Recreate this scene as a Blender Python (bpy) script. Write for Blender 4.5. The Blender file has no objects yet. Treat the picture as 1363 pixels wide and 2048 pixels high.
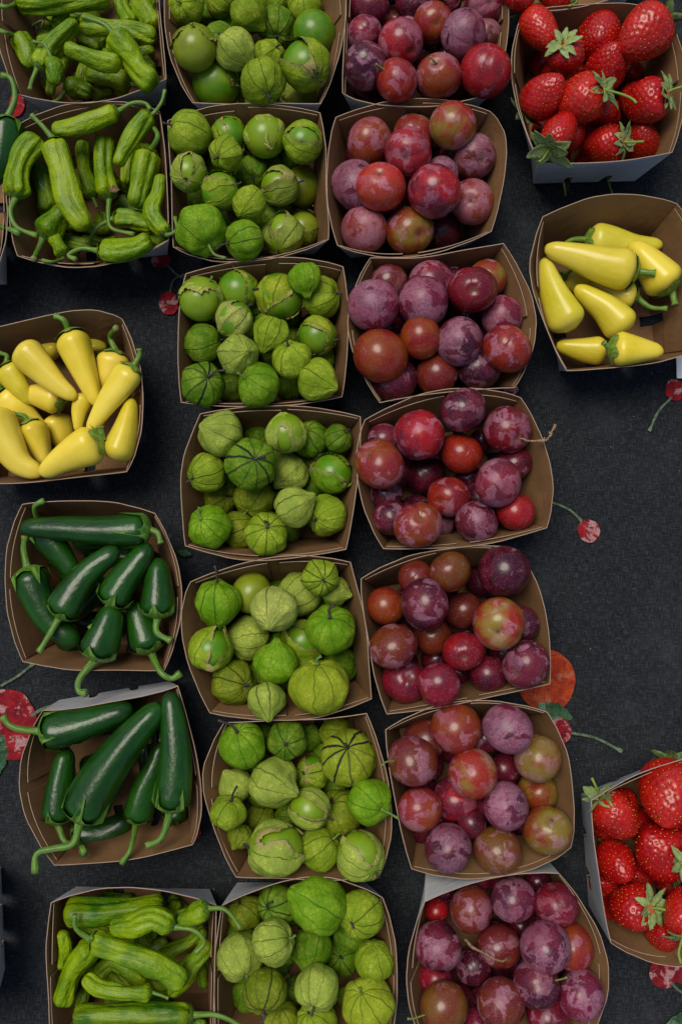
import bpy, math, random
import numpy as np
from mathutils import Vector

# ------------------------------------------------------------------ camera, world, sun, exposure
scene = bpy.context.scene
R = math.radians
CAM_H, F_PX, TILT = 0.85, 1770.0, math.atan(120 / 1770.0)
cam_data = bpy.data.cameras.new('camera')
cam_data.sensor_fit = 'VERTICAL'; cam_data.sensor_height = 36.0
cam_data.lens = 36.0 * F_PX / 2048.0
cam_data.clip_start = 0.01; cam_data.clip_end = 50
cam = bpy.data.objects.new('camera', cam_data)
scene.collection.objects.link(cam)
cam.location = (0, 0, CAM_H); cam.rotation_euler = (TILT, 0, 0)
scene.camera = cam

SUN_EL, SUN_AZ = 68, 325          # azimuth clockwise from +y
world = bpy.data.worlds.new('World'); scene.world = world; world.use_nodes = True
wn = world.node_tree.nodes; wl = world.node_tree.links
bg = wn['Background']; sky = wn.new('ShaderNodeTexSky'); sky.sky_type = 'NISHITA'
sky.sun_disc = False; sky.sun_elevation = R(SUN_EL); sky.sun_rotation = R(SUN_AZ)
sky.dust_density = 2.0; sky.air_density = 1.0
wl.new(sky.outputs[0], bg.inputs[0]); bg.inputs[1].default_value = 0.052
sd = bpy.data.lights.new('sun', 'SUN'); sd.energy = 1.5; sd.angle = R(34); sd.color = (1, .93, .82)
sun = bpy.data.objects.new('sun', sd); scene.collection.objects.link(sun)
_d = Vector((math.sin(R(SUN_AZ)) * math.cos(R(SUN_EL)), math.cos(R(SUN_AZ)) * math.cos(R(SUN_EL)), math.sin(R(SUN_EL))))
sun.rotation_euler = _d.to_track_quat('Z', 'Y').to_euler(); sun.location = _d * 3
scene.view_settings.view_transform = 'Standard'; scene.view_settings.look = 'None'
scene.view_settings.gamma = 1.0; scene.view_settings.exposure = 0.74
scene.cycles.max_bounces = 6; scene.cycles.diffuse_bounces = 3; scene.cycles.glossy_bounces = 3

# ------------------------------------------------------------------ helpers
rng = np.random.default_rng(7); random.seed(7)
CT, ST = math.cos(TILT), math.sin(TILT)
A = np.array
def P(px, py, z=0.0):
    """world point at height z that stands under picture position (px,py); also its depth"""
    x = (px - 681.5) / F_PX; y = -(py - 1024) / F_PX
    yy = y * CT + ST; zz = y * ST - CT
    t = (CAM_H - z) / (-zz)
    return A([x * t, yy * t, z]), t
def pxof(w):
    d = A([w[0], w[1], w[2] - CAM_H]); y = d[1] * CT + d[2] * ST; z = -d[1] * ST + d[2] * CT
    return 681.5 + F_PX * d[0] / -z, 1024 - F_PX * y / -z
def unit(v): return v / (np.linalg.norm(v) + 1e-12)
def basis(c):
    n = unit(A([0, 0, CAM_H]) - c); r = unit(np.cross(A([0., 1., 0.]), n)); u = np.cross(n, r)
    return r, u, n
def waves(Pt, seed, freq, n=7):
    """smooth noise about -1..1 from random plane waves"""
    g = np.random.default_rng(seed); k = g.normal(size=(n, 3)); k /= np.linalg.norm(k, axis=1)[:, None]
    k *= freq * g.uniform(.6, 1.5, (n, 1)); ph = g.uniform(0, 6.28, n)
    return np.sin(Pt @ k.T + ph).sum(-1) / math.sqrt(n) * .9

COL = scene.collection
def link(o, parent=None):
    COL.objects.link(o)
    if parent is not None: o.parent = parent
    return o
def tag(o, label=None, cat=None, group=None, kind=None):
    if label: o['label'] = label
    if cat: o['category'] = cat
    if group: o['group'] = group
    if kind: o['kind'] = kind
    return o
def empty(name, loc):
    o = bpy.data.objects.new(name, None); o.location = loc; o.empty_display_size = .01
    return link(o)
def mesh_obj(name, verts, faces, mats, parent=None, loc=None, smooth=True, uvs=None, midx=None, attrs=None):
    me = bpy.data.meshes.new(name)
    me.from_pydata([tuple(v) for v in verts], [], [tuple(f) for f in faces])
    if smooth: me.polygons.foreach_set('use_smooth', [True] * len(me.polygons))
    for m in (mats if isinstance(mats, (list, tuple)) else [mats]): me.materials.append(m)
    if midx is not None: me.polygons.foreach_set('material_index', midx)
    if uvs is not None:
        l = me.uv_layers.new(name='uv'); l.data.foreach_set('uv', np.asarray(uvs, dtype=np.float32).ravel())
    if attrs:
        for k, v in attrs.items():
            a = me.attributes.new(k, 'FLOAT', 'POINT'); a.data.foreach_set('value', np.asarray(v, dtype=np.float32))
    me.update()
    o = bpy.data.objects.new(name, me)
    if loc is not None: o.location = loc
    return link(o, parent)
def rings_obj(name, rings, p0, p1, mats, parent=None, loc=None, keep=None, attrs=None):
    """closed surface: rings (n,m,3) with end points p0 / p1 (or None for open)"""
    n, m, _ = rings.shape
    V = list(rings.reshape(-1, 3)); F = []; UV = []
    i0 = i1 = None
    if p0 is not None: i0 = len(V); V.append(p0)
    if p1 is not None: i1 = len(V); V.append(p1)
    vv = lambda i: (i + 1) / (n + 1)
    for i in range(n - 1):
        for j in range(m):
            k = (j + 1) % m
            if keep is not None and not keep[i, j]: continue
            F.append((i * m + j, (i + 1) * m + j, (i + 1) * m + k, i * m + k))
            UV += [(j / m, vv(i)), (j / m, vv(i + 1)), ((j + 1) / m, vv(i + 1)), ((j + 1) / m, vv(i))]
    for j in range(m):
        k = (j + 1) % m
        if i0 is not None and (keep is None or keep[0, j]):
            F.append((i0, j, k)); UV += [((j + .5) / m, 0), (j / m, vv(0)), ((j + 1) / m, vv(0))]
        if i1 is not None and (keep is None or keep[n - 2, j]):
            b = (n - 1) * m
            F.append((i1, b + k, b + j)); UV += [((j + .5) / m, 1), ((j + 1) / m, vv(n - 1)), (j / m, vv(n - 1))]
    if attrs:
        attrs = {k: np.concatenate([v.ravel(), [0] * (len(V) - n * m)]) for k, v in attrs.items()}
    return mesh_obj(name, V, F, mats, parent, loc, True, UV, None, attrs)
def spline(pts, n):
    pts = np.asarray(pts, float)
    if len(pts) == 1: pts = np.vstack([pts, pts + 1e-4])
    if len(pts) == 2: pts = np.vstack([pts[0], (pts[0] + pts[1]) / 2, pts[1]])
    ext = np.vstack([2 * pts[0] - pts[1], pts, 2 * pts[-1] - pts[-2]])
    seg = np.linalg.norm(np.diff(pts, axis=0), axis=1); cum = np.concatenate([[0], np.cumsum(seg)]); T = np.linspace(0, cum[-1], n)
    out = []
    for t in T:
        i = min(np.searchsorted(cum, t, side='right') - 1, len(pts) - 2); u = (t - cum[i]) / (seg[i] + 1e-12)
        a, b, c, d = ext[i:i + 4]
        out.append(.5 * ((2 * b) + (c - a) * u + (2 * a - 5 * b + 4 * c - d) * u * u + (3 * b - a - 3 * c + d) * u ** 3))
    return A(out)
def frames(path):
    T = np.gradient(path, axis=0); T /= np.linalg.norm(T, axis=1)[:, None] + 1e-12
    up = A([0, 0, 1.]) if abs(T[0][2]) < .9 else A([0, 1., 0])
    N = []; cur = unit(up - T[0] * (up @ T[0]))
    for t in T:
        cur = unit(cur - t * (cur @ t)); N.append(cur)
    N = A(N); return T, N, np.cross(T, N)
def tube(name, path, radii, mat, parent, loc, m=10, lob=0.0, end_cap=True):
    path = A(path); T, N, B = frames(path); th = np.linspace(0, 2 * math.pi, m, endpoint=False)
    rr = np.asarray(radii)[:, None] * (1 + lob * np.cos(5 * th)[None])
    rings = path[:, None] + rr[..., None] * (np.cos(th)[None, :, None] * N[:, None] + np.sin(th)[None, :, None] * B[:, None])
    return rings_obj(name, rings, path[0], path[-1] if end_cap else None, mat, parent, loc)

# ------------------------------------------------------------------ materials
class NT:
    def __init__(s, name):
        s.m = bpy.data.materials.new(name); s.m.use_nodes = True; s.t = s.m.node_tree
        s.n = s.t.nodes; s.l = s.t.links; s.b = s.n['Principled BSDF']
    def new(s, t, **k):
        x = s.n.new(t)
        for a, b in k.items(): setattr(x, a, b)
        return x
    def put(s, sock, v):
        if hasattr(v, 'is_linked') or hasattr(v, 'links'): s.l.new(v, sock)
        elif isinstance(v, (tuple, list)) and len(v) == 3 and sock.type == 'RGBA': sock.default_value = (*v, 1)
        else: sock.default_value = v
    def math(s, op, a, b=0.0, c=None, clamp=False):
        x = s.new('ShaderNodeMath', operation=op, use_clamp=clamp); s.put(x.inputs[0], a); s.put(x.inputs[1], b)
        if c is not None: s.put(x.inputs[2], c)
        return x.outputs[0]
    def vmath(s, op, a, b):
        x = s.new('ShaderNodeVectorMath', operation=op); s.put(x.inputs[0], a); s.put(x.inputs[1], b); return x.outputs[0]
    def scale(s, a, k):
        x = s.new('ShaderNodeVectorMath', operation='SCALE'); s.put(x.inputs[0], a); s.put(x.inputs[3], k); return x.outputs[0]
    def mix(s, f, a, b, mode='MIX'):
        x = s.new('ShaderNodeMix', data_type='RGBA', blend_type=mode); s.put(x.inputs[0], f); s.put(x.inputs[6], a); s.put(x.inputs[7], b); return x.outputs[2]
    def noise(s, vec, sc, det=3, rough=.55, dist=0.0):
        x = s.new('ShaderNodeTexNoise'); s.put(x.inputs['Vector'], vec); s.put(x.inputs['Scale'], sc); x.inputs['Detail'].default_value = det
        x.inputs['Roughness'].default_value = rough; x.inputs['Distortion'].default_value = dist; return x.outputs[0]
    def vor(s, vec, sc, feat='F1'):
        x = s.new('ShaderNodeTexVoronoi', feature=feat); s.put(x.inputs['Vector'], vec); s.put(x.inputs['Scale'], sc); return x.outputs['Distance']
    def ramp(s, v, a, b, lo=0.0, hi=1.0):
        x = s.new('ShaderNodeMapRange', interpolation_type='SMOOTHSTEP'); s.put(x.inputs[0], v); s.put(x.inputs[1], a); s.put(x.inputs[2], b)
        s.put(x.inputs[3], lo); s.put(x.inputs[4], hi); return x.outputs[0]
    def sep(s, v):
        x = s.new('ShaderNodeSeparateXYZ'); s.put(x.inputs[0], v); return x.outputs
    def comb(s, x_, y_, z_=0.0):
        x = s.new('ShaderNodeCombineXYZ'); s.put(x.inputs[0], x_); s.put(x.inputs[1], y_); s.put(x.inputs[2], z_); return x.outputs[0]
    def obj(s): return s.new('ShaderNodeTexCoord').outputs['Object']
    def uv(s): return s.new('ShaderNodeTexCoord').outputs['UV']
    def info(s): return s.new('ShaderNodeObjectInfo').outputs
    def attr(s, name, typ='OBJECT', out='Fac'):
        x = s.new('ShaderNodeAttribute', attribute_type=typ, attribute_name=name); return x.outputs[out]
    def bump(s, h, strength=.3, dist=.001):
        x = s.new('ShaderNodeBump'); s.put(x.inputs['Strength'], strength); x.inputs['Distance'].default_value = dist; s.put(x.inputs['Height'], h)
        s.l.new(x.outputs[0], s.b.inputs['Normal']); return x
    def fin(s, col, rough=.5, spec=.5, coat=0.0, coatr=.1, sss=0.0):
        s.put(s.b.inputs['Base Color'], col); s.put(s.b.inputs['Roughness'], rough); s.put(s.b.inputs['Specular IOR Level'], spec)
        s.put(s.b.inputs['Coat Weight'], coat); s.put(s.b.inputs['Coat Roughness'], coatr)
        if sss:
            s.b.inputs['Subsurface Weight'].default_value = sss; s.b.inputs['Subsurface Scale'].default_value = .004
        return s.m

def seeded(t):
    i = t.info(); return t.vmath('ADD', t.obj(), t.scale(t.comb(i['Random'], i['Random'], i['Random']), 7.3)), i

def mat_husk():
    t = NT('tomatillo_husk'); v, inf = seeded(t); u = t.sep(t.uv()); col = inf['Color']; vein = t.attr('vein')
    n1 = t.noise(v, 70, 4); n2 = t.noise(v, 260, 4, .6); n3 = t.noise(v, 900, 3)
    c = t.mix(t.ramp(n1, .35, .68), t.mix(.45, col, (.040, .12, .002)), t.mix(.25, col, (.42, .50, .06)))
    c = t.mix(t.math('MULTIPLY', t.ramp(n2, .5, .75), .35), c, (.36, .42, .05))
    # web of fine veins
    vw = t.vmath('ADD', v, t.scale(t.comb(n2, n1, n3), .006))
    e = t.vor(vw, 230, 'DISTANCE_TO_EDGE'); web = t.ramp(e, .0, .15, 1, 0)
    e2 = t.vor(vw, 520, 'DISTANCE_TO_EDGE'); web2 = t.ramp(e2, .0, .16, 1, 0)
    webm = t.math('MULTIPLY', web, t.ramp(n1, .40, .62, .06, .48))
    c = t.mix(webm, c, t.mix(.75, col, (.015, .045, .002)))
    c = t.mix(t.math('MULTIPLY', web2, .16), c, (.02, .07, .004))
    # lengthwise ribs: ten, every one with its own strength and a wandering line
    wob = t.math('MULTIPLY', t.math('SUBTRACT', t.noise(v, 90, 2), .5), .42)
    x = t.math('ADD', t.math('MULTIPLY', u[0], 10), wob); cell = t.math('FLOOR', x); fr = t.math('ABSOLUTE', t.math('SUBTRACT', t.math('FRACT', x), .5))
    sinv = t.math('SINE', t.math('MULTIPLY', u[1], 3.14159))
    dist = t.math('MULTIPLY', fr, t.math('ADD', t.math('MULTIPLY', sinv, 1.0), .12))
    wn_ = t.new('ShaderNodeTexWhiteNoise', noise_dimensions='2D'); t.l.new(t.comb(cell, t.math('MULTIPLY', inf['Random'], 91)), wn_.inputs[0])
    kk = t.ramp(wn_.outputs[0], .15, .75, .35, 1.0)
    wid = t.math('MULTIPLY_ADD', vein, .050, t.math('MULTIPLY', n2, .070))
    rib = t.math('MULTIPLY', t.ramp(dist, 0.0, wid, 1, 0), kk)
    rib = t.math('MULTIPLY', rib, t.ramp(u[1], .55, .95, 1.0, .35))
    ribc = t.mix(t.math('MULTIPLY', vein, .62, clamp=True), (.035, .075, .008), (.014, .010, .016))
    c = t.mix(t.math('MULTIPLY', rib, t.math('MULTIPLY_ADD', vein, .50, .32), clamp=True), c, ribc)
    # scuffs, purple flush and torn brown lip
    pur = t.math('MULTIPLY', t.ramp(t.noise(v, 120, 3), .62, .72), t.math('MULTIPLY', vein, .18))
    c = t.mix(pur, c, (.05, .03, .045))
    spot = t.math('MULTIPLY', t.ramp(t.noise(v, 420, 2), .70, .76), .7); c = t.mix(spot, c, (.05, .05, .02))
    te = t.attr('tear', 'GEOMETRY'); c = t.mix(t.math('MULTIPLY', te, t.ramp(n2, .3, .6, .35, 1)), c, (.36, .27, .12))
    ht = t.math('ADD', t.math('MULTIPLY', rib, .8), t.math('ADD', t.math('MULTIPLY', web, .12), t.math('ADD', t.math('MULTIPLY', web2, .06), t.math('MULTIPLY', n2, .9))))
    t.bump(ht, .8, .0011)
    return t.fin(c, t.ramp(n2, .3, .7, .46, .62), .14)
def mat_tfruit():
    t = NT('tomatillo_skin'); v, inf = seeded(t)
    n = t.noise(v, 60, 3); c = t.mix(t.ramp(n, .35, .65), inf['Color'], t.mix(.4, inf['Color'], (.30, .38, .03)))
    sp = t.vor(v, 500); c = t.mix(t.math('MULTIPLY', t.ramp(sp, .0, .16, 1, 0), .35), c, (.4, .5, .15))
    t.bump(t.noise(v, 150, 2), .1, .0005)
    return t.fin(c, .34, .4, .15, .2)
def mat_plum():
    t = NT('plum_skin'); v, inf = seeded(t); u = t.sep(t.uv()); a = inf['Color']; b = t.attr('second', 'OBJECT', 'Color'); bl = t.attr('bloom')
    n1 = t.noise(v, 34, 3, .5); n2 = t.noise(v, 110, 5, .62); n3 = t.noise(v, 480, 3)
    c = t.mix(t.ramp(t.math('ADD', n1, t.math('MULTIPLY', t.math('SUBTRACT', n2, .5), .3)), .40, .62), a, b)
    c = t.mix(t.math('MULTIPLY', t.ramp(n2, .5, .75), .35), c, t.mix(.5, a, (.10, .004, .02)))
    sp = t.vor(v, 620); c = t.mix(t.math('MULTIPLY', t.ramp(sp, .10, .30, 1, 0), .30), c, (.55, .33, .16))
    # waxy bloom: broad patches with clear-cut rubbed edges and fine scratches
    nb = t.noise(v, 66, 6, .56, .5); thr = t.math('MULTIPLY_ADD', bl, -.110, .640)
    m = t.ramp(nb, thr, t.math('ADD', thr, .045))
    streak = t.ramp(t.noise(v, 150, 5, .7, 2.2), .47, .53, .55, 1)
    soft = t.ramp(t.noise(v, 40, 2), .25, .75, .35, 1)
    m = t.math('MULTIPLY', t.math('MULTIPLY', m, streak), t.math('MULTIPLY', soft, 1.0))
    veil = t.math('MULTIPLY', t.ramp(n1, .3, .7), t.math('MULTIPLY', bl, .05)); m = t.math('MAXIMUM', m, veil)
    bc = t.mix(.68, c, (.42, .19, .27)); c = t.mix(m, c, bc)
    pit = t.ramp(u[1], .012, .05, 1, 0); c = t.mix(t.math('MULTIPLY', pit, .9), c, (.035, .02, .008))
    ring = t.math('MULTIPLY', t.ramp(u[1], .04, .085, 1, 0), .35); c = t.mix(ring, c, (.20, .08, .05))
    t.bump(t.math('ADD', n3, t.math('MULTIPLY', m, -.6)), .12, .0004)
    return t.fin(c, t.math('MULTIPLY_ADD', m, .38, t.math('MULTIPLY_ADD', pit, .4, t.ramp(n3, .3, .7, .26, .36))), .36, t.math('MULTIPLY_ADD', m, -.25, .25, clamp=True), .14)
def mat_pepper(name, rough, coat, dark, light, sc=120, bumpk=.3, su=26, sv=3, bd=.0008):
    t = NT(name); v, inf = seeded(t); u = t.sep(t.uv()); a = inf['Color']
    n1 = t.noise(v, sc * .35, 3); n2 = t.noise(v, sc * 2, 4, .6)
    c = t.mix(t.ramp(n1, .3, .7), t.mix(dark[1], a, dark[0]), t.mix(light[1], a, light[0]))
    st = t.noise(t.comb(t.math('MULTIPLY', u[0], su), t.math('MULTIPLY', u[1], sv), inf['Random']), 1.6, 3)
    c = t.mix(t.math('MULTIPLY', t.ramp(st, .45, .7), .35), c, t.mix(.6, a, light[0]))
    c = t.mix(t.math('MULTIPLY', t.ramp(n2, .62, .8), .25), c, dark[0])
    c = t.mix(t.math('MULTIPLY', t.ramp(u[1], .02, .16, 1, 0), .35), c, light[0])
    spot = t.math('MULTIPLY', t.ramp(t.noise(v, 500, 2), .74, .78), .5); c = t.mix(spot, c, (.05, .04, .01))
    t.bump(t.math('ADD', t.math('MULTIPLY', st, .8), t.math('MULTIPLY', n2, .5)), bumpk)
    t.n['Bump'].inputs['Distance'].default_value = bd
    return t.fin(c, rough, .22 if name[0] == 'w' else .34, coat, .16)
def mat_stem():
    t = NT('green_stem'); v, inf = seeded(t); u = t.sep(t.uv()); a = inf['Color']
    n = t.noise(t.comb(t.math('MULTIPLY', u[0], 14), t.math('MULTIPLY', u[1], 2), inf['Random']), 2.0, 3)
    c = t.mix(t.ramp(n, .35, .7), t.mix(.5, a, (.02, .06, .004)), t.mix(.35, a, (.35, .48, .10)))
    c = t.mix(t.ramp(u[1], .93, .985), c, (.22, .17, .07))
    t.bump(n, .5, .0006); return t.fin(c, .45, .45)
def mat_straw():
    t = NT('strawberry_flesh'); v, inf = seeded(t); u = t.sep(t.uv()); a = inf['Color']
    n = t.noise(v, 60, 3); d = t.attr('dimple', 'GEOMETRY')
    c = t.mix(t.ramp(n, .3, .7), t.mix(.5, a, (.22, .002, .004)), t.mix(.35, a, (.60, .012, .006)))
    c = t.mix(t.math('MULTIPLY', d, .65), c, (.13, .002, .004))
    c = t.mix(t.ramp(u[1], .0, .13, .55, 0), c, (.70, .25, .12))
    t.bump(t.noise(v, 900, 2), .25, .0004); return t.fin(c, .30, .42, .18, .16)
def mat_simple(name, col, rough=.5, var=.3, sc=300, spec=.4, bumpk=.3, second=None, coat=0):
    t = NT(name); v, inf = seeded(t); n = t.noise(v, sc, 4)
    c = t.mix(t.ramp(n, .3, .7), tuple(x * (1 - var) for x in col), second or tuple(min(1, x * (1 + var)) for x in col))
    t.bump(n, bumpk, .0005); return t.fin(c, rough, spec, coat)
def mat_leaf(name='strawberry_leaf'):
    t = NT(name); v, inf = seeded(t); u = t.sep(t.uv()); a = inf['Color']; n = t.noise(v, 250, 4)
    c = t.mix(t.ramp(n, .3, .7), t.mix(.35, a, (.02, .06, .01)), t.mix(.3, a, (.36, .42, .17)))
    mid = t.ramp(t.math('ABSOLUTE', t.math('SUBTRACT', u[0], .5)), .0, .09, 1, 0)
    s = t.math('ABSOLUTE', t.math('SUBTRACT', t.math('FRACT', t.math('MULTIPLY_ADD', t.math('ABSOLUTE', t.math('SUBTRACT', u[0], .5)), -3.5, t.math('MULTIPLY', u[1], 6))), .5))
    side = t.math('MULTIPLY', t.ramp(s, .0, .12, 1, 0), .45)
    c = t.mix(t.math('MAXIMUM', t.math('MULTIPLY', mid, .7), side), c, t.mix(.6, a, (.36, .44, .14)))
    c = t.mix(t.ramp(u[1], .0, .25, .6, 0), c, (.34, .42, .07))
    t.bump(t.math('ADD', n, side), .4, .0006); return t.fin(c, .55, .35)
def mat_kraft():
    t = NT('kraft_board'); v, inf = seeded(t)
    n = t.noise(v, 35, 4); g = t.noise(v, 1500, 3, .7); f = t.noise(t.vmath('MULTIPLY', v, (1, 1, 8)), 300, 3)
    c = t.mix(t.ramp(n, .3, .7), (.158, .082, .033), (.215, .116, .048))
    c = t.mix(t.math('MULTIPLY', t.ramp(g, .45, .7), .35), c, (.12, .062, .032)); c = t.mix(t.math('MULTIPLY', t.ramp(f, .5, .75), .2), c, (.34, .20, .11))
    st = t.math('MULTIPLY', t.ramp(t.noise(v, 22, 5, .6), .58, .72), .35); c = t.mix(st, c, (.12, .065, .035))
    t.bump(g, .3, .0003); return t.fin(c, .75, .25)
def mat_white_board():
    t = NT('white_coated_board'); v, inf = seeded(t); n = t.noise(v, 40, 4); g = t.noise(v, 900, 3)
    c = t.mix(t.ramp(n, .35, .7), (.50, .51, .53), (.60, .60, .60)); c = t.mix(t.math('MULTIPLY', t.ramp(t.noise(v, 90, 5, .7), .62, .75), .3), c, (.42, .38, .33))
    t.bump(g, .15, .0003); return t.fin(c, .5, .4)
def mat_edge():
    t = NT('cut_board_edge'); v, inf = seeded(t); n = t.noise(v, 500, 3); return t.fin(t.mix(n, (.26, .17, .11), (.46, .34, .25)), .8, .2)
def weave(t):
    o = t.new('ShaderNodeNewGeometry').outputs['Position']
    w1 = t.noise(t.vmath('MULTIPLY', o, (130, 1300, 1)), 1, 3, .6); w2 = t.noise(t.vmath('MULTIPLY', o, (1300, 130, 1)), 1, 3, .6)
    return o, t.math('MAXIMUM', w1, w2), w1, w2
def mat_cloth():
    t = NT('black_linen'); o, w, w1, w2 = weave(t)
    big = t.noise(o, 9, 5, .7); mid = t.noise(o, 45, 4, .65)
    c = t.mix(t.ramp(w, .48, .78), (.0095, .0108, .0128), (.055, .062, .070))
    c = t.mix(t.math('MULTIPLY', t.ramp(big, .45, .75), t.ramp(mid, .35, .7, .1, .4)), c, (.060, .067, .075))
    lint = t.ramp(t.vor(o, 55), .0, .028, 1, 0); c = t.mix(t.math('MULTIPLY', lint, t.ramp(mid, .5, .6)), c, (.30, .29, .27))
    t.bump(w, .6, .0006); return t.fin(c, .9, .15)
def mat_print(name, base, dark, pale, k=.5):
    t = NT(name); o, w, w1, w2 = weave(t); n = t.noise(o, 90, 5, .65, .6); m = t.noise(o, 38, 2)
    c = t.mix(t.ramp(n, .38, .6), dark, base); c = t.mix(t.math('MULTIPLY', t.ramp(t.noise(o, 60, 4, .65, .5), .53, .60), k), c, pale)
    c = t.mix(t.ramp(w, .42, .66, .55, 0), c, (.012, .012, .014)); t.bump(w, .5, .0005); return t.fin(c, .9, .15)

M = dict(husk=mat_husk(), tfruit=mat_tfruit(), plum=mat_plum(),
    wrinkled=mat_pepper('wrinkled_pepper_skin', .40, .12, ((.02, .09, .002), .45), ((.36, .46, .002), .40), 110, .9, 7, 3.2, .0035),
    chili=mat_pepper('dark_chili_skin', .31, .28, ((.003, .018, .002), .6), ((.018, .095, .004), .4), 80, .6, 9, 5, .0014),
    wax=mat_pepper('yellow_pepper_skin', .34, .22, ((.50, .42, .02), .35), ((.86, .72, .16), .35), 60, .10),
    stem=mat_stem(), straw=mat_straw(), leaf=mat_leaf(), seed=mat_simple('seed', (.62, .42, .07), .45, .4, 900, .5),
    dstem=mat_simple('dark_dry_stem', (.035, .026, .028), .6, .4), twig=mat_simple('dry_twig', (.24, .15, .08), .8, .5, 500),
    calyx=mat_stem(), kraft=mat_kraft(), white=mat_white_board(), edge=mat_edge(), cloth=mat_cloth(),
    pcherry=mat_print('printed_red', (.36, .012, .02), (.19, .006, .012), (.55, .30, .30), .85),
    porange=mat_print('printed_orange', (.48, .065, .015), (.34, .03, .01), (.42, .22, .12), .4),
    pleaf=mat_print('printed_green', (.06, .14, .065), (.025, .07, .03), (.28, .38, .26), .5),
    pstem=mat_print('printed_stem', (.15, .21, .13), (.08, .13, .07), (.30, .36, .24), .4),
    card=mat_simple('white_card', (.78, .77, .74), .6, .05), crumb=mat_simple('pale_crumb', (.35, .30, .20), .8, .4, 800))

# ------------------------------------------------------------------ baskets
RIM = .070
PPK = ('wrinkled', 'chili', 'wax')
BASKETS = {}
BASE_PX = dict(p7={0: (852, 1720), 1: (1088, 1712)}, s3={0: (152, 1773), 1: (419, 1778)}, t7={0: (474, 1765), 1: (730, 1764)}, j2={0: (118, 1400), 1: (338, 1362)},
    r2={0: (1160, 1588), 3: (1176, 1812)}, r1={3: (1066, 367), 2: (1268, 362)})
def sgn_norm(a, b, c):      # unit normal of edge a->b in the plane, pointing towards c
    d = b[:2] - a[:2]; n = A([-d[1], d[0]]); n = n / (np.linalg.norm(n) + 1e-9)
    return n if n @ (c[:2] - a[:2]) > 0 else -n
def wall_pt(bk, s, u, v):
    b0, b1 = bk['base'][s], bk['base'][(s + 1) % 4]; r0, r1, m = bk['rim'][s], bk['rim'][(s + 1) % 4], bk['mid'][s]
    ctrl = 2 * m - (r0 + r1) / 2
    top = (1 - u) ** 2 * r0 + 2 * u * (1 - u) * ctrl + u * u * r1
    bot = b0 * (1 - u) + b1 * u
    k = v ** 1.0
    return bot * (1 - k) + top * k
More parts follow.
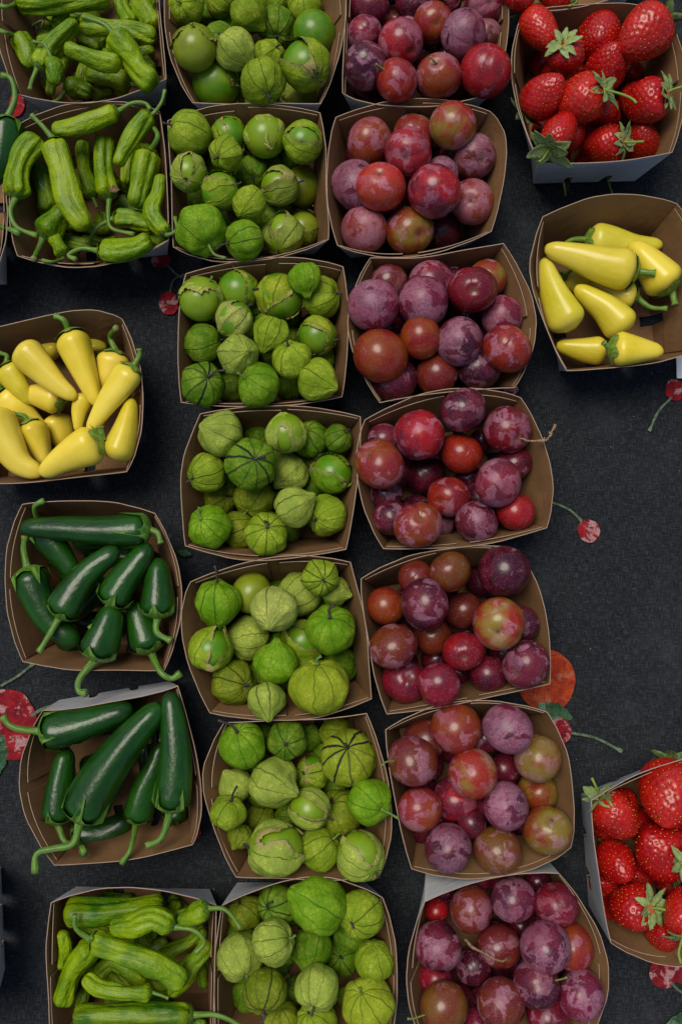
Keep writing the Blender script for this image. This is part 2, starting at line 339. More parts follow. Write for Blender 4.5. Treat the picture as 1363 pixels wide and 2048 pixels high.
def make_basket(key, corners, mids, flaps, label, place, group, seed):
    rim = [P(x, y, RIM)[0] for x, y in corners]; mid = [P(x, y, RIM + .0025)[0] for x, y in mids]
    c = sum(rim) / 4
    base = []
    for r in rim:
        d = c[:2] - r[:2]; k = .0185 / np.linalg.norm(d); q = r[:2] + d * k; base.append(A([q[0], q[1], .003]))
    for ci, q in BASE_PX.get(key, {}).items(): base[ci] = P(*q, .003)[0]
    bk = dict(rim=rim, mid=mid, base=base, c=A([c[0], c[1], 0]), place=place, label=label, corners=corners, key=key)
    BASKETS[key] = bk
    root = empty('paper_basket', (c[0], c[1], 0)); tag(root, label, 'basket', group)
    L = A([c[0], c[1], 0]); TH = .0007
    g = np.random.default_rng(seed)
    for s in range(4):
        su = [0, .05, .12]
        slots = []
        for a0, a1 in ((.275, .365), (.635, .725)): slots.append((a0, a1)); su += list(np.linspace(a0, a1, 9))
        su += [.5, .47, .53, .88, .95, 1]; su = sorted(set(round(x, 4) for x in su)); sv = [0, .035, .035, .12, .3, .55, .8, .93, 1.0]
        nin = sgn_norm(base[s], base[(s + 1) % 4], c)
        n3 = A([nin[0], nin[1], .15]); n3 /= np.linalg.norm(n3)
        wob = g.normal(size=3) * .0006
        V = []; F = []; MI = []
        nu, nv = len(su), len(sv) - 1
        rows = [0, 1, .40, .6, .8, .93, 1.0]
        for side in (0, 1):
            for iv in range(len(rows)):
                for u in su:
                    v = rows[iv]
                    if iv == 1:
                        v = .20
                        for a0, a1 in slots:
                            if a0 - 1e-6 <= u <= a1 + 1e-6:
                                tt = (u - (a0 + a1) / 2) / ((a1 - a0) / 2); v = .30 * (max(0, 1 - abs(tt) ** 4)) ** .5
                    p = wall_pt(bk, s, u, v); e = v * v * 4 * u * (1 - u)
                    p = p + A([nin[0], nin[1], 0]) * (wob[0] * math.sin(6.3 * u + wob[1] * 9000) * e * 1.6)
                    p[2] += e * wob[2] * .8
                    if side: p = p + n3 * TH
                    V.append(p - L)
        NR = len(rows); off = NR * nu
        for side in (0, 1):
            for i in range(NR - 1):
                for j in range(nu - 1):
                    um = (su[j] + su[j + 1]) / 2
                    if i == 0 and any(a0 < um < a1 for a0, a1 in slots): continue
                    q = [side * off + i * nu + j, side * off + i * nu + j + 1, side * off + (i + 1) * nu + j + 1, side * off + (i + 1) * nu + j]
                    F.append(q if side else q[::-1]); MI.append(1 if side else 0)
        i = NR - 1
        for j in range(nu - 1): F.append([i * nu + j, i * nu + j + 1, off + i * nu + j + 1, off + i * nu + j]); MI.append(2)
        for j in (0, nu - 1):
            for i in range(NR - 1): F.append([i * nu + j, (i + 1) * nu + j, off + (i + 1) * nu + j, off + i * nu + j]); MI.append(2)
        mesh_obj('wall', V, F, [M['white'], M['kraft'], M['edge']], root, None, False, None, MI)
        if s in flaps:
            for a0, a1 in ((.015, .47 + g.uniform(-.03, .02)), (.53 + g.uniform(-.02, .03), .985)):
                V = []; F = []; MI = []; N = 9
                tops = g.uniform(.90, .965); peel = g.uniform(.0006, .0024)
                for side in (0, 1):
                    for v in (.25, .55, .8, tops):
                        for k in range(N):
                            u = a0 + (a1 - a0) * k / (N - 1)
                            q = wall_pt(bk, s, u, v) + n3 * (.0011 + peel * v * v * 4 * u * (1 - u) + (.0006 if side else 0))
                            V.append(q - L)
                o2 = 4 * N
                for side in (0, 1):
                    for i in range(3):
                        for j in range(N - 1):
                            q = [side * o2 + i * N + j, side * o2 + i * N + j + 1, side * o2 + (i + 1) * N + j + 1, side * o2 + (i + 1) * N + j]
                            F.append(q if side else q[::-1]); MI.append(0)
                for j in range(N - 1): F.append([3 * N + j, 3 * N + j + 1, o2 + 3 * N + j + 1, o2 + 3 * N + j]); MI.append(1)
                for j in (0, N - 1):
                    for i in range(3): F.append([i * N + j, (i + 1) * N + j, o2 + (i + 1) * N + j, o2 + i * N + j]); MI.append(1)
                mesh_obj('inner_flap', V, F, [M['kraft'], M['edge']], root, None, False, None, MI)
    # floor with two long slots, built as strips round the holes
    b = base; V = []; F = []; MI = []
    us = [0, .12, .275, .365, .5, .635, .725, .88, 1]; nu = 9; off = 81
    for side in (0, 1):
        for v in us:
            for u in us:
                p = (b[0] * (1 - u) + b[1] * u) * (1 - v) + (b[3] * (1 - u) + b[2] * u) * v
                V.append(p - L + A([0, 0, .0002 + .0006 * side]))
    for side in (0, 1):
        for i in range(8):
            for j in range(8):
                if (i in (0, 7) and j in (2, 5)) or (j in (0, 7) and i in (2, 5)): continue
                q = [side * off + i * nu + j, side * off + i * nu + j + 1, side * off + (i + 1) * nu + j + 1, side * off + (i + 1) * nu + j]
                F.append(q[::-1] if side else q); MI.append(side)
    mesh_obj('bottom', V, F, [M['white'], M['kraft']], root, None, False, None, MI)

NTH = ['top', 'second', 'third', 'fourth', 'fifth', 'sixth', 'bottom']
H_, V_ = (0, 2), (1, 3)
def mk(key, tl, tr, br, bl, top, right, bottom, left, flaps, label, place, group): make_basket(key, [tl, tr, br, bl], [top, right, bottom, left], flaps, label, place, group, len(key) * 31 + sum(map(ord, key)))
GB = 'paper baskets of produce on the black cloth'
mk('s1', (8, -118), (312, -122), (333, 158), (33, 187), (160, -150), (322, 10), (175, 206), (-10, 40), V_, 'paper basket of wrinkled green peppers in the top left corner', 'top left pepper basket', GB)
mk('s2', (34, 250), (320, 223), (338, 480), (35, 512), (186, 199), (334, 350), (195, 533), (16, 390), H_, 'paper basket of wrinkled green peppers, directly under the top left one', 'second green pepper basket', GB)
tl = [((360, -120), (655, -125), (641, 208), (385, 206), (505, -150), (692, 40), (515, 208), (327, 50), V_),
      ((335, 241), (640, 225), (657, 479), (346, 494), (480, 206), (655, 350), (490, 527), (341, 366), H_),
      ((371, 547), (686, 533), (684, 794), (362, 805), (545, 514), (697, 662), (521, 815), (355, 665), H_),
      ((400, 827), (721, 833), (692, 1099), (370, 1092), (565, 810), (715, 965), (525, 1120), (363, 955), H_),
      ((381, 1163), (701, 1124), (743, 1398), (419, 1426), (545, 1114), (731, 1262), (580, 1441), (364, 1275), H_),
      ((448, 1444), (733, 1426), (757, 1755), (472, 1755), (591, 1440), (783, 1610), (614, 1760), (409, 1593), V_),
      ((443, 1811), (765, 1795), (778, 2085), (432, 2095), (612, 1755), (797, 1945), (605, 2110), (428, 1950), V_)]
for i, b in enumerate(tl): mk('t%d' % (i + 1), *b, 'paper basket of husked tomatillos, %s of the tomatillo column' % (NTH[i] + ('' if i in (0, 6) else ' from the top')), '%s tomatillo basket' % NTH[i], GB)
pl = [((700, -120), (1000, -118), (986, 184), (684, 186), (850, -150), (1016, 45), (812, 216), (688, 30), V_),
      ((671, 234), (979, 222), (982, 463), (674, 491), (830, 196), (1013, 310), (820, 514), (651, 356), H_),
      ((740, 515), (1006, 486), (1028, 776), (759, 806), (872, 508), (1070, 640), (893, 785), (696, 655), V_),
      ((729, 839), (1041, 795), (1093, 1056), (766, 1098), (895, 777), (1100, 925), (930, 1093), (713, 965), H_),
      ((721, 1157), (1037, 1100), (1099, 1368), (773, 1429), (885, 1094), (1090, 1220), (945, 1403), (735, 1295), H_),
      ((770, 1459), (1094, 1424), (1141, 1695), (822, 1738), (925, 1401), (1146, 1560), (1000, 1757), (786, 1595), H_),
      ((848, 1803), (1117, 1746), (1170, 2090), (850, 2100), (985, 1755), (1214, 1925), (1010, 2110), (812, 1960), V_)]
for i, b in enumerate(pl): mk('p%d' % (i + 1), *b, 'paper basket of red plums, %s of the plum column' % (NTH[i] + ('' if i in (0, 6) else ' from the top')), '%s plum basket' % NTH[i], GB)
mk('r1', (1045, 22), (1334, 22), (1343, 305), (1076, 326), (1195, 4), (1371, 165), (1212, 325), (1023, 160), V_, 'white paper basket heaped with strawberries at the top right', 'upper strawberry basket', GB)
mk('r0', (1010, -270), (1290, -285), (1298, -40), (1012, 18), (1150, -295), (1320, -150), (1165, 12), (995, -130), V_, 'paper basket of strawberries cut off by the top edge of the photo', 'topmost cut off strawberry basket', GB)
mk('r2', (1181, 1600), (1440, 1500), (1480, 1880), (1220, 1886), (1310, 1535), (1490, 1700), (1350, 1932), (1192, 1740), H_, 'white paper basket of large strawberries at the lower right edge', 'lower strawberry basket', GB)
mk('y1', (1084, 433), (1353, 407), (1395, 702), (1132, 742), (1228, 388), (1415, 545), (1262, 733), (1066, 585), V_, 'paper basket of yellow peppers at the right with bare floor showing', 'right yellow pepper basket', GB)
mk('y2', (-60, 668), (245, 638), (254, 944), (-70, 968), (140, 624), (290, 800), (95, 962), (-90, 810), V_, 'paper basket heaped with yellow peppers at the left edge', 'left yellow pepper basket', GB)
mk('j1', (45, 1008), (310, 1026), (329, 1341), (46, 1324), (180, 1000), (364, 1180), (190, 1342), (7, 1160), V_, 'paper basket of dark green chilies, the upper of the two', 'upper dark chili basket', GB)
mk('j2', (86, 1420), (356, 1371), (385, 1690), (109, 1731), (225, 1405), (402, 1570), (240, 1722), (39, 1575), V_, 'paper basket of dark green chilies, the lower of the two', 'lower dark chili basket', GB)
mk('s3', (102, 1805), (433, 1810), (425, 2090), (102, 2095), (262, 1774), (431, 1930), (262, 2110), (93, 1950), V_, 'paper basket of slim green peppers at the bottom left', 'bottom green pepper basket', GB)
mk('e1', (-320, 255), (-14, 250), (-12, 548), (-322, 560), (-165, 230), (16, 425), (-165, 575), (-345, 405), V_, 'paper basket poking in at the left edge beside the green peppers', 'left edge basket', GB)
mk('e2', (-325, 1760), (-26, 1755), (-16, 2036), (-320, 2050), (-170, 1735), (-4, 1890), (-170, 2060), (-340, 1900), V_, 'white paper basket corner poking in at the bottom of left edge', 'bottom left edge basket', GB)

# ------------------------------------------------------------------ crops the fruit lists are measured in: (x0, y0, factor)
CR = dict(Z1=(0, 0, .2641), Z2=(0, 180, .2641), Z3=(320, 0, .2788), Z4=(320, 190, .2641), Z5=(660, 0, .2788), Z6=(640, 180, .29347),
    Z7=(1000, 0, .26632), Z8=(1040, 380, .24414), Y1=(0, 600, .2788), Y2=(340, 510, .2788), Y3=(680, 480, .29347), Y4=(350, 800, .2788),
    Y5=(700, 770, .38151), Y6=(0, 980, .2788), Y7=(350, 1100, .29347), Y8=(710, 1080, .40352), X1=(0, 1320, .30814), X2=(400, 1420, .29347),
    X3=(760, 1380, .29347), X4=(1130, 1480, .27738), X5=(60, 1740, .30814), X6=(420, 1740, .29347), X7=(800, 1720, .30814))
LZ = {0: .024, 1: .038, 2: .051, 3: .060}
ITEMS = []     # every fruit: dict(kind, basket, layer, pts=[(px,py,rpx)], ...)

# tomatillos: x, y, r, layer, colour, vein, options   (s = stem seen at, t = tip seen at, w = open window (x, y, degrees))
TOM = {
 't1': ('Z3', [(190, 45, 125, 2, 'g', .5, {}), (430, 10, 105, 1, 'g', 1.2, {}), (635, 95, 138, 2, 'g', .6, dict(t=(745, 190))), (840, -10, 85, 1, 'g', .8, {}),
   (1040, 45, 122, 1, 'g', .9, dict(s=(1020, -40))), (1112, 240, 160, 2, 'bare', 0, {}), (840, 195, 135, 1, 'd', .9, dict(s=(835, 260))),
   (250, 350, 158, 2, 'o', .4, dict(w=(250, 480, 88), s=(245, 215))), (545, 365, 145, 2, 'p', .8, dict(t=(650, 455))), (490, 180, 80, 0, 'd', .5, {}), (350, 90, 80, 0, 'd', .5, {}),
   (395, 600, 172, 1, 'b', .5, dict(w=(320, 660, 84), s=(550, 560))), (740, 580, 158, 2, 'g', .6, dict(s=(778, 675))), (785, 400, 112, 1, 'g', .9, dict(s=(842, 335))),
   (1045, 470, 172, 2, 'g', .7, dict(w=(950, 370, 38), s=(1128, 548))), (1020, 690, 140, 0, 'p', .2, {}), (590, 690, 60, 0, 'g', .2, {})]),
 't2': ('Z4', [(225, 300, 166, 2, 'g', .7, dict(s=(78, 243))), (515, 228, 132, 1, 'g', .9, dict(w=(570, 180, 34), t=(615, 330))), (795, 315, 160, 2, 'p', .6, dict(w=(848, 270, 24), t=(835, 370))),
   (1090, 362, 152, 2, 'g', .9, dict(w=(1095, 300, 27))), (500, 442, 122, 2, 'g', .8, dict(s=(432, 478))), (220, 590, 138, 2, 'p', .6, dict(w=(205, 530, 27))), (455, 730, 140, 2, 'g', .8, dict(w=(490, 610, 34))),
   (700, 592, 122, 1, 'd', .6, dict(s=(705, 628))), (908, 695, 145, 2, 'p', .8, dict(w=(815, 640, 30), s=(1042, 662))), (1140, 690, 150, 0, 'o', .3, dict(w=(1190, 690, 82), s=(1010, 640))),
   (675, 825, 125, 2, 'g', .5, {}), (310, 1020, 186, 2, 'b', .5, dict(s=(370, 1130), stem=[(370, 1130), (410, 1205), (500, 1235)])), (640, 1095, 148, 2, 'b', .9, dict(s=(505, 1130), stem=[(505, 1130), (460, 1138), (425, 1170)])),
   (935, 1062, 158, 2, 'p', 1.0, dict(w=(895, 960, 24), s=(888, 1165))), (1150, 1012, 130, 0, 'o', .9, dict(w=(1190, 920, 48))), (230, 800, 112, 0, 'd', .3, {}), (870, 920, 110, 0, 'd', .3, {}), (990, 490, 80, 0, 'd', .3, {}), (430, 560, 90, 0, 'd', .3, {})]),
 't3': ('Y2', [(220, 318, 160, 2, 'p', .5, dict(w=(190, 420, 62), s=(280, 190))), (485, 232, 145, 1, 'g', .7, dict(w=(400, 200, 58), s=(592, 215))), (785, 300, 168, 1, 'y', .8, dict(w=(860, 370, 40))),
   (968, 168, 118, 3, 'b', .4, dict(t=(985, 290))), (1090, 300, 142, 1, 'g', .8, dict(s=(1212, 270))), (465, 460, 132, 2, 'c', 1.8, dict(w=(500, 355, 18))), (215, 635, 140, 1, 'd', .8, dict(s=(345, 602))),
   (495, 720, 148, 2, 'p', .7, dict(t=(540, 700))), (720, 565, 128, 2, 'g', .9, dict(t=(670, 680))), (1055, 580, 140, 1, 'y', .9, dict(w=(1000, 620, 50), s=(1175, 610))), (875, 750, 140, 2, 'g', .9, dict(s=(842, 640))),
   (230, 925, 156, 2, 'd', 2.0, dict(s=(275, 868), stem=[(275, 868), (330, 835), (398, 828)])), (640, 940, 156, 2, 'b', .4, dict(s=(525, 875))), (1065, 902, 152, 2, 'g', .9, dict(t=(1180, 950))), (430, 960, 105, 0, 'd', .3, {}),
   (860, 960, 100, 0, 'd', .3, {}), (870, 590, 80, 0, 'd', .4, {}), (560, 540, 90, 0, 'd', .3, {}), (710, 770, 70, 0, 'd', .3, {})]),
 't4': ('Y4', [(330, 240, 166, 2, 'p', .5, dict(t=(200, 190))), (600, 200, 95, 0, 'd', .6, {}), (795, 238, 146, 2, 'p', .5, dict(w=(780, 290, 26))), (970, 280, 132, 1, 'd', .9, {}), (1165, 275, 100, 1, 'd', .9, dict(s=(1238, 222))),
   (545, 460, 184, 3, 'd', 2.0, dict(s=(575, 420), stem=[(575, 420), (610, 412), (645, 408)])), (225, 520, 140, 2, 'g', .9, dict(s=(112, 568))), (820, 520, 140, 1, 'p', .6, dict(t=(700, 640))), (1125, 530, 146, 2, 'b', .4, dict(w=(1115, 450, 44))),
   (260, 690, 125, 0, 'o', .9, dict(s=(310, 680))), (570, 710, 140, 1, 'o', .4, {}), (858, 765, 150, 3, 'p', 1.1, dict(t=(1010, 680))), (1100, 832, 146, 2, 'g', 1.1, dict(s=(1010, 860))), (250, 910, 155, 2, 'b', .15, dict(s=(180, 850), stem=[(180, 850), (172, 810), (172, 768)])),
   (460, 940, 132, 1, 'o', 1.0, {}), (650, 965, 152, 2, 'g', 1.0, dict(s=(662, 910), stem=[(662, 910), (665, 880), (640, 868)])), (820, 950, 80, 0, 'd', .3, {}), (1000, 620, 70, 0, 'd', .3, {})]),
 't5': ('Y7', [(290, 375, 150, 2, 'b', .8, dict(s=(285, 235), long=1.16, tip=.42, stem=[(285, 208), (282, 150), (268, 106)])), (520, 290, 142, 1, 'bareo', 0, {}), (670, 405, 160, 2, 'c', 1.0, dict(t=(645, 510))),
   (850, 300, 152, 1, 'p', .9, {}), (990, 180, 120, 3, 'g', 1.2, dict(s=(1012, 208))), (1100, 280, 106, 2, 'p', .6, dict(t=(1195, 310))), (1070, 540, 168, 2, 'b', .8, dict(s=(1052, 455), stem=[(1052, 455), (1048, 405), (1088, 378)])),
   (240, 680, 143, 2, 'g', .5, dict(w=(290, 640, 30))), (495, 600, 142, 1, 'p', .5, {}), (870, 620, 145, 1, 'g', .6, dict(w=(850, 590, 26))), (685, 765, 155, 2, 'b', .3, dict(t=(690, 625))),
   (400, 910, 152, 1, 'o', 1.1, dict(s=(492, 930))), (625, 1025, 132, 2, 'p', 1.1, dict(t=(640, 1145))), (990, 935, 205, 2, 'y', .3, dict(s=(965, 755))), (1190, 770, 120, 0, 'd', .6, {}), (190, 470, 85, 0, 'd', .4, {}), (1180, 420, 75, 0, 'd', .4, {})]),
 't6': ('X2', [(290, 245, 156, 2, 'b', .6, dict(s=(242, 142), stem=[(242, 142), (200, 100), (112, 70)])), (590, 190, 130, 1, 'd', 1.2, dict(s=(580, 222))), (740, 190, 90, 0, 'd', .3, {}), (920, 160, 110, 0, 'o', .3, {}),
   (1010, 330, 186, 2, 'y', 2.0, dict(s=(1003, 255))), (235, 510, 122, 1, 'p', .3, dict(t=(170, 430))), (505, 490, 170, 2, 'p', .6, dict(t=(640, 560))), (765, 430, 118, 1, 'g', 1.2, dict(w=(760, 330, 34))), (190, 700, 116, 2, 'g', .7, dict(s=(215, 612), stem=[(215, 612), (225, 570), (252, 520)])),
   (745, 675, 140, 2, 'p', 1.1, dict(w=(680, 650, 34), s=(875, 735))), (950, 700, 150, 1, 'o', .9, {}), (1160, 620, 150, 3, 'b', .3, dict(s=(1240, 680), stem=[(1240, 680), (1290, 705), (1350, 740)])), (400, 740, 112, 0, 'o', .8, {}),
   (270, 860, 90, 1, 'o', .6, dict(t=(230, 930))), (515, 945, 188, 2, 'p', .6, dict(w=(650, 890, 33))), (810, 965, 142, 1, 'g', .5, dict(s=(918, 892))), (1095, 990, 162, 2, 'p', .8, dict(w=(1080, 890, 32), s=(1190, 1090), stem=[(1190, 1090), (1215, 1142)])), (590, 720, 80, 0, 'd', .3, {}), (420, 160, 80, 0, 'd', .3, {})]),
 't7': ('X6', [(230, 290, 115, 1, 'o', .6, {}), (455, 240, 136, 2, 'd', 1.2, dict(s=(385, 262), stem=[(385, 262), (385, 235), (428, 215)])), (735, 240, 185, 3, 'b', .5, dict(t=(555, 140), long=1.1, tip=.12)), (1035, 300, 155, 2, 'g', .8, dict(s=(958, 370), stem=[(940, 330), (960, 360), (978, 400)])),
   (195, 590, 155, 2, 'p', .5, dict(s=(248, 722), stem=[(248, 722), (255, 780), (235, 835)])), (430, 490, 150, 3, 'p', .5, {}), (690, 540, 140, 2, 'd', .6, dict(t=(670, 690))), (900, 570, 130, 0, 'd', .9, dict(s=(885, 590))), (1120, 615, 136, 2, 'g', .6, {}),
   (375, 825, 150, 2, 'o', 1.4, dict(s=(358, 958), stem=[(358, 958), (370, 1000), (350, 1050)])), (730, 800, 146, 2, 'p', .9, dict(s=(705, 925))), (1080, 920, 172, 2, 'y', .4, {}), (230, 900, 120, 0, 'd', .4, {}), (580, 820, 92, 0, 'd', .4, {}), (490, 1020, 115, 1, 'o', .4, {}), (730, 1040, 135, 2, 'g', .8, {}), (480, 660, 72, 0, 'd', .3, {}), (920, 860, 65, 0, 'd', .3, {}), (1060, 1160, 130, 1, 'g', .5, {})]),
}
# plums: x, y, r, layer, colour pair, bloom, options (p = stem cavity seen at, stem = stalk)
PLUM = {
 'p1': ('Z5', [(265, 60, 150, 1, 'dk', 0, {}), (580, 20, 120, 1, 'dk', 1, {}), (738, 160, 138, 2, 'or', 1, dict(p=(765, 168))), (860, 20, 80, 0, 'dk', 1, {}), (1100, 15, 145, 2, 'cr', 1.6, dict(p=(1145, 20))), (955, 245, 163, 2, 'dk', 2.1, {}), (1145, 250, 108, 1, 'br', 1.8, {}),
   (240, 245, 125, 1, 'cr', 1.2, {}), (470, 160, 100, 0, 'br', .3, {}), (510, 300, 155, 2, 'rd', 1.6, dict(p=(580, 370))), (250, 475, 156, 2, 'dk', 1.2, {}), (478, 580, 150, 3, 'rr', 1, dict(p=(375, 495), stem=[(375, 495), (350, 475), (325, 458)])), (690, 400, 90, 0, 'br', 0, {}),
   (778, 545, 162, 2, 'or', 1.3, dict(p=(758, 450), stem=[(758, 450), (735, 430), (712, 405)])), (1112, 512, 172, 2, 'rd', .6, {})]),
 'p2': ('Z6', [(340, 355, 150, 1, 'or', 1.5, {}), (640, 300, 132, 1, 'or', 1, {}), (600, 425, 156, 3, 'rd', 1.3, dict(p=(578, 458))), (903, 240, 156, 3, 'gr', 1.1, {}), (1055, 455, 145, 1, 'br', 1.7, dict(p=(1112, 482))), (215, 650, 165, 1, 'dk', 2.0, {}), (413, 665, 168, 3, 'rb', 1.3, dict(p=(402, 565))),
   (780, 692, 174, 3, 'rc', 1, {}), (830, 570, 112, 1, 'dk', 2, {}), (1030, 765, 150, 2, 'pk', 1.8, dict(p=(1022, 755))), (305, 960, 152, 2, 'pk', 1.9, {}), (605, 960, 160, 2, 'gn', .9, dict(p=(678, 988))), (820, 980, 132, 0, 'dk', 0, {}), (190, 930, 92, 0, 'dk', .3, {}), (580, 700, 100, 0, 'dk', 0, {}), (180, 430, 80, 0, 'dk', 0, {})]),
 'p3': ('Y3', [(330, 290, 122, 1, 'br', 1.4, {}), (610, 240, 152, 1, 'cr', 1.8, {}), (227, 445, 167, 2, 'pp', 2.0, {}), (565, 425, 165, 2, 'pp', 1.8, {}), (1000, 265, 125, 1, 'gn', .8, {}), (900, 342, 165, 3, 'dc', .5, dict(p=(905, 342))), (1105, 525, 138, 2, 'cr', 2.0, {}), (275, 790, 184, 2, 'or', 0, {}),
   (550, 667, 142, 3, 'or', 0, {}), (810, 692, 162, 2, 'dk', 1.9, {}), (1135, 745, 162, 3, 'rr', 1.1, {}), (660, 930, 142, 1, 'ob', .1, {}), (950, 925, 150, 1, 'dk', 1, {}), (370, 1000, 142, 1, 'dk', .5, {}), (250, 620, 120, 0, 'dk', 0, {}), (850, 500, 110, 0, 'dk', 0, {})]),
 'p4': ('Y5', [(172, 280, 82, 1, 'dk', 1, {}), (358, 267, 132, 2, 'rc', 1.2, {}), (590, 132, 120, 3, 'dk', 1.1, {}), (825, 235, 120, 2, 'dc', 1.4, dict(p=(880, 282), twig=[(880, 282), (935, 292), (985, 290), (1030, 285), (1055, 250), (1078, 205)])), (152, 415, 128, 3, 'or', 1.1, dict(p=(88, 360))),
   (580, 362, 108, 2, 'rr', .2, {}), (390, 470, 100, 0, 'dk', 0, {}), (855, 410, 90, 1, 'dk', .3, {}), (772, 513, 123, 3, 'cr', 1.9, {}), (185, 565, 88, 1, 'dk', .5, dict(p=(232, 545))), (515, 587, 108, 2, 'rr', .8, dict(p=(465, 615))), (205, 695, 92, 1, 'dk', 1, {}),
   (352, 732, 126, 3, 'or', 1.1, dict(p=(372, 687))), (660, 720, 105, 2, 'dk', 1.5, {}), (868, 672, 102, 1, 'rd', .4, {}), (490, 760, 66, 0, 'dk', 1, {}), (620, 490, 70, 0, 'dk', 0, {}), (690, 290, 60, 0, 'dk', 0, {})]),
 'p5': ('Y8', [(300, 175, 86, 1, 'ob', 0, {}), (470, 156, 103, 2, 'gb', .1, {}), (733, 152, 127, 3, 'dk', .2, {}), (147, 328, 92, 1, 'or', 0, {}), (338, 316, 122, 3, 'dk', .9, {}), (535, 348, 93, 1, 'br', .2, {}), (710, 415, 125, 3, 'gr', 1, dict(p=(705, 458))), (828, 412, 88, 1, 'dk', 1, {}),
   (188, 528, 114, 2, 'ob', .8, {}), (385, 480, 92, 1, 'ob', 0, {}), (538, 549, 100, 3, 'rd', .2, dict(p=(538, 582))), (845, 614, 120, 2, 'dk', 1.3, dict(p=(795, 658))), (238, 702, 108, 1, 'cr', .5, dict(p=(263, 677))), (410, 716, 106, 2, 'cr', .6, {}), (655, 660, 92, 1, 'dk', .2, {}), (520, 690, 60, 0, 'dk', 0, {}), (620, 210, 70, 0, 'dk', 0, {}), (400, 590, 70, 0, 'dk', 0, {})]),
 'p6': ('X3', [(310, 330, 145, 1, 'br', .3, {}), (518, 262, 165, 3, 'or', 1.4, {}), (870, 264, 168, 3, 'pp', 2.1, {}), (1070, 465, 153, 2, 'gn', 1.7, {}), (217, 485, 162, 2, 'ob', 1.3, dict(p=(78, 485), stem=[(78, 485), (40, 490), (10, 515)])), (630, 567, 160, 3, 'gr', 1.5, {}), (840, 535, 112, 1, 'dk', .4, {}),
   (1070, 690, 132, 1, 'gn', .5, dict(p=(1030, 640))), (260, 812, 150, 2, 'or', 1.3, {}), (512, 737, 146, 1, 'rc', 1, {}), (850, 790, 158, 3, 'pp', 2.0, {}), (1138, 957, 160, 3, 'gn', .7, dict(p=(1168, 885))), (460, 1077, 163, 2, 'dk', 1.8, {}), (795, 1097, 158, 2, 'gb', 1.2, {}), (620, 905, 102, 1, 'dk', .5, {}), (250, 1000, 100, 0, 'dk', 0, {}), (960, 980, 80, 0, 'dk', 0, {}), (400, 885, 80, 0, 'dk', 0, {})]),
 'p7': ('X7', [(458, 320, 141, 2, 'ob', 1.2, {}), (730, 255, 143, 2, 'pp', 1.6, {}), (1015, 290, 140, 2, 'cr', 1.1, dict(p=(985, 182))), (235, 325, 82, 0, 'rd', 0, {}), (245, 562, 152, 2, 'dk', 1.7, {}), (640, 557, 142, 2, 'ob', .8, dict(p=(700, 640), twig=[(700, 640), (660, 655), (600, 640), (520, 590), (455, 555), (420, 515)])), (470, 682, 122, 1, 'dk', .8, {}),
   (935, 562, 157, 3, 'pp', 1.7, {}), (1172, 565, 140, 1, 'or', 1, {}), (880, 805, 142, 2, 'dk', 1, dict(p=(1012, 772), stem=[(1012, 772), (1050, 772), (1080, 760)])), (1172, 880, 152, 2, 'pp', 1.8, {}), (230, 765, 112, 1, 'cr', .3, {}), (280, 955, 154, 2, 'gb', .1, dict(p=(142, 1010), stem=[(142, 1010), (90, 1028), (45, 1030)])),
   (650, 922, 146, 2, 'ob', 1, {}), (960, 1035, 142, 1, 'cr', .4, {}), (490, 1090, 102, 1, 'dk', .4, {}), (890, 135, 80, 0, 'dk', 0, {}), (780, 430, 80, 0, 'dk', 0, {})]),
}
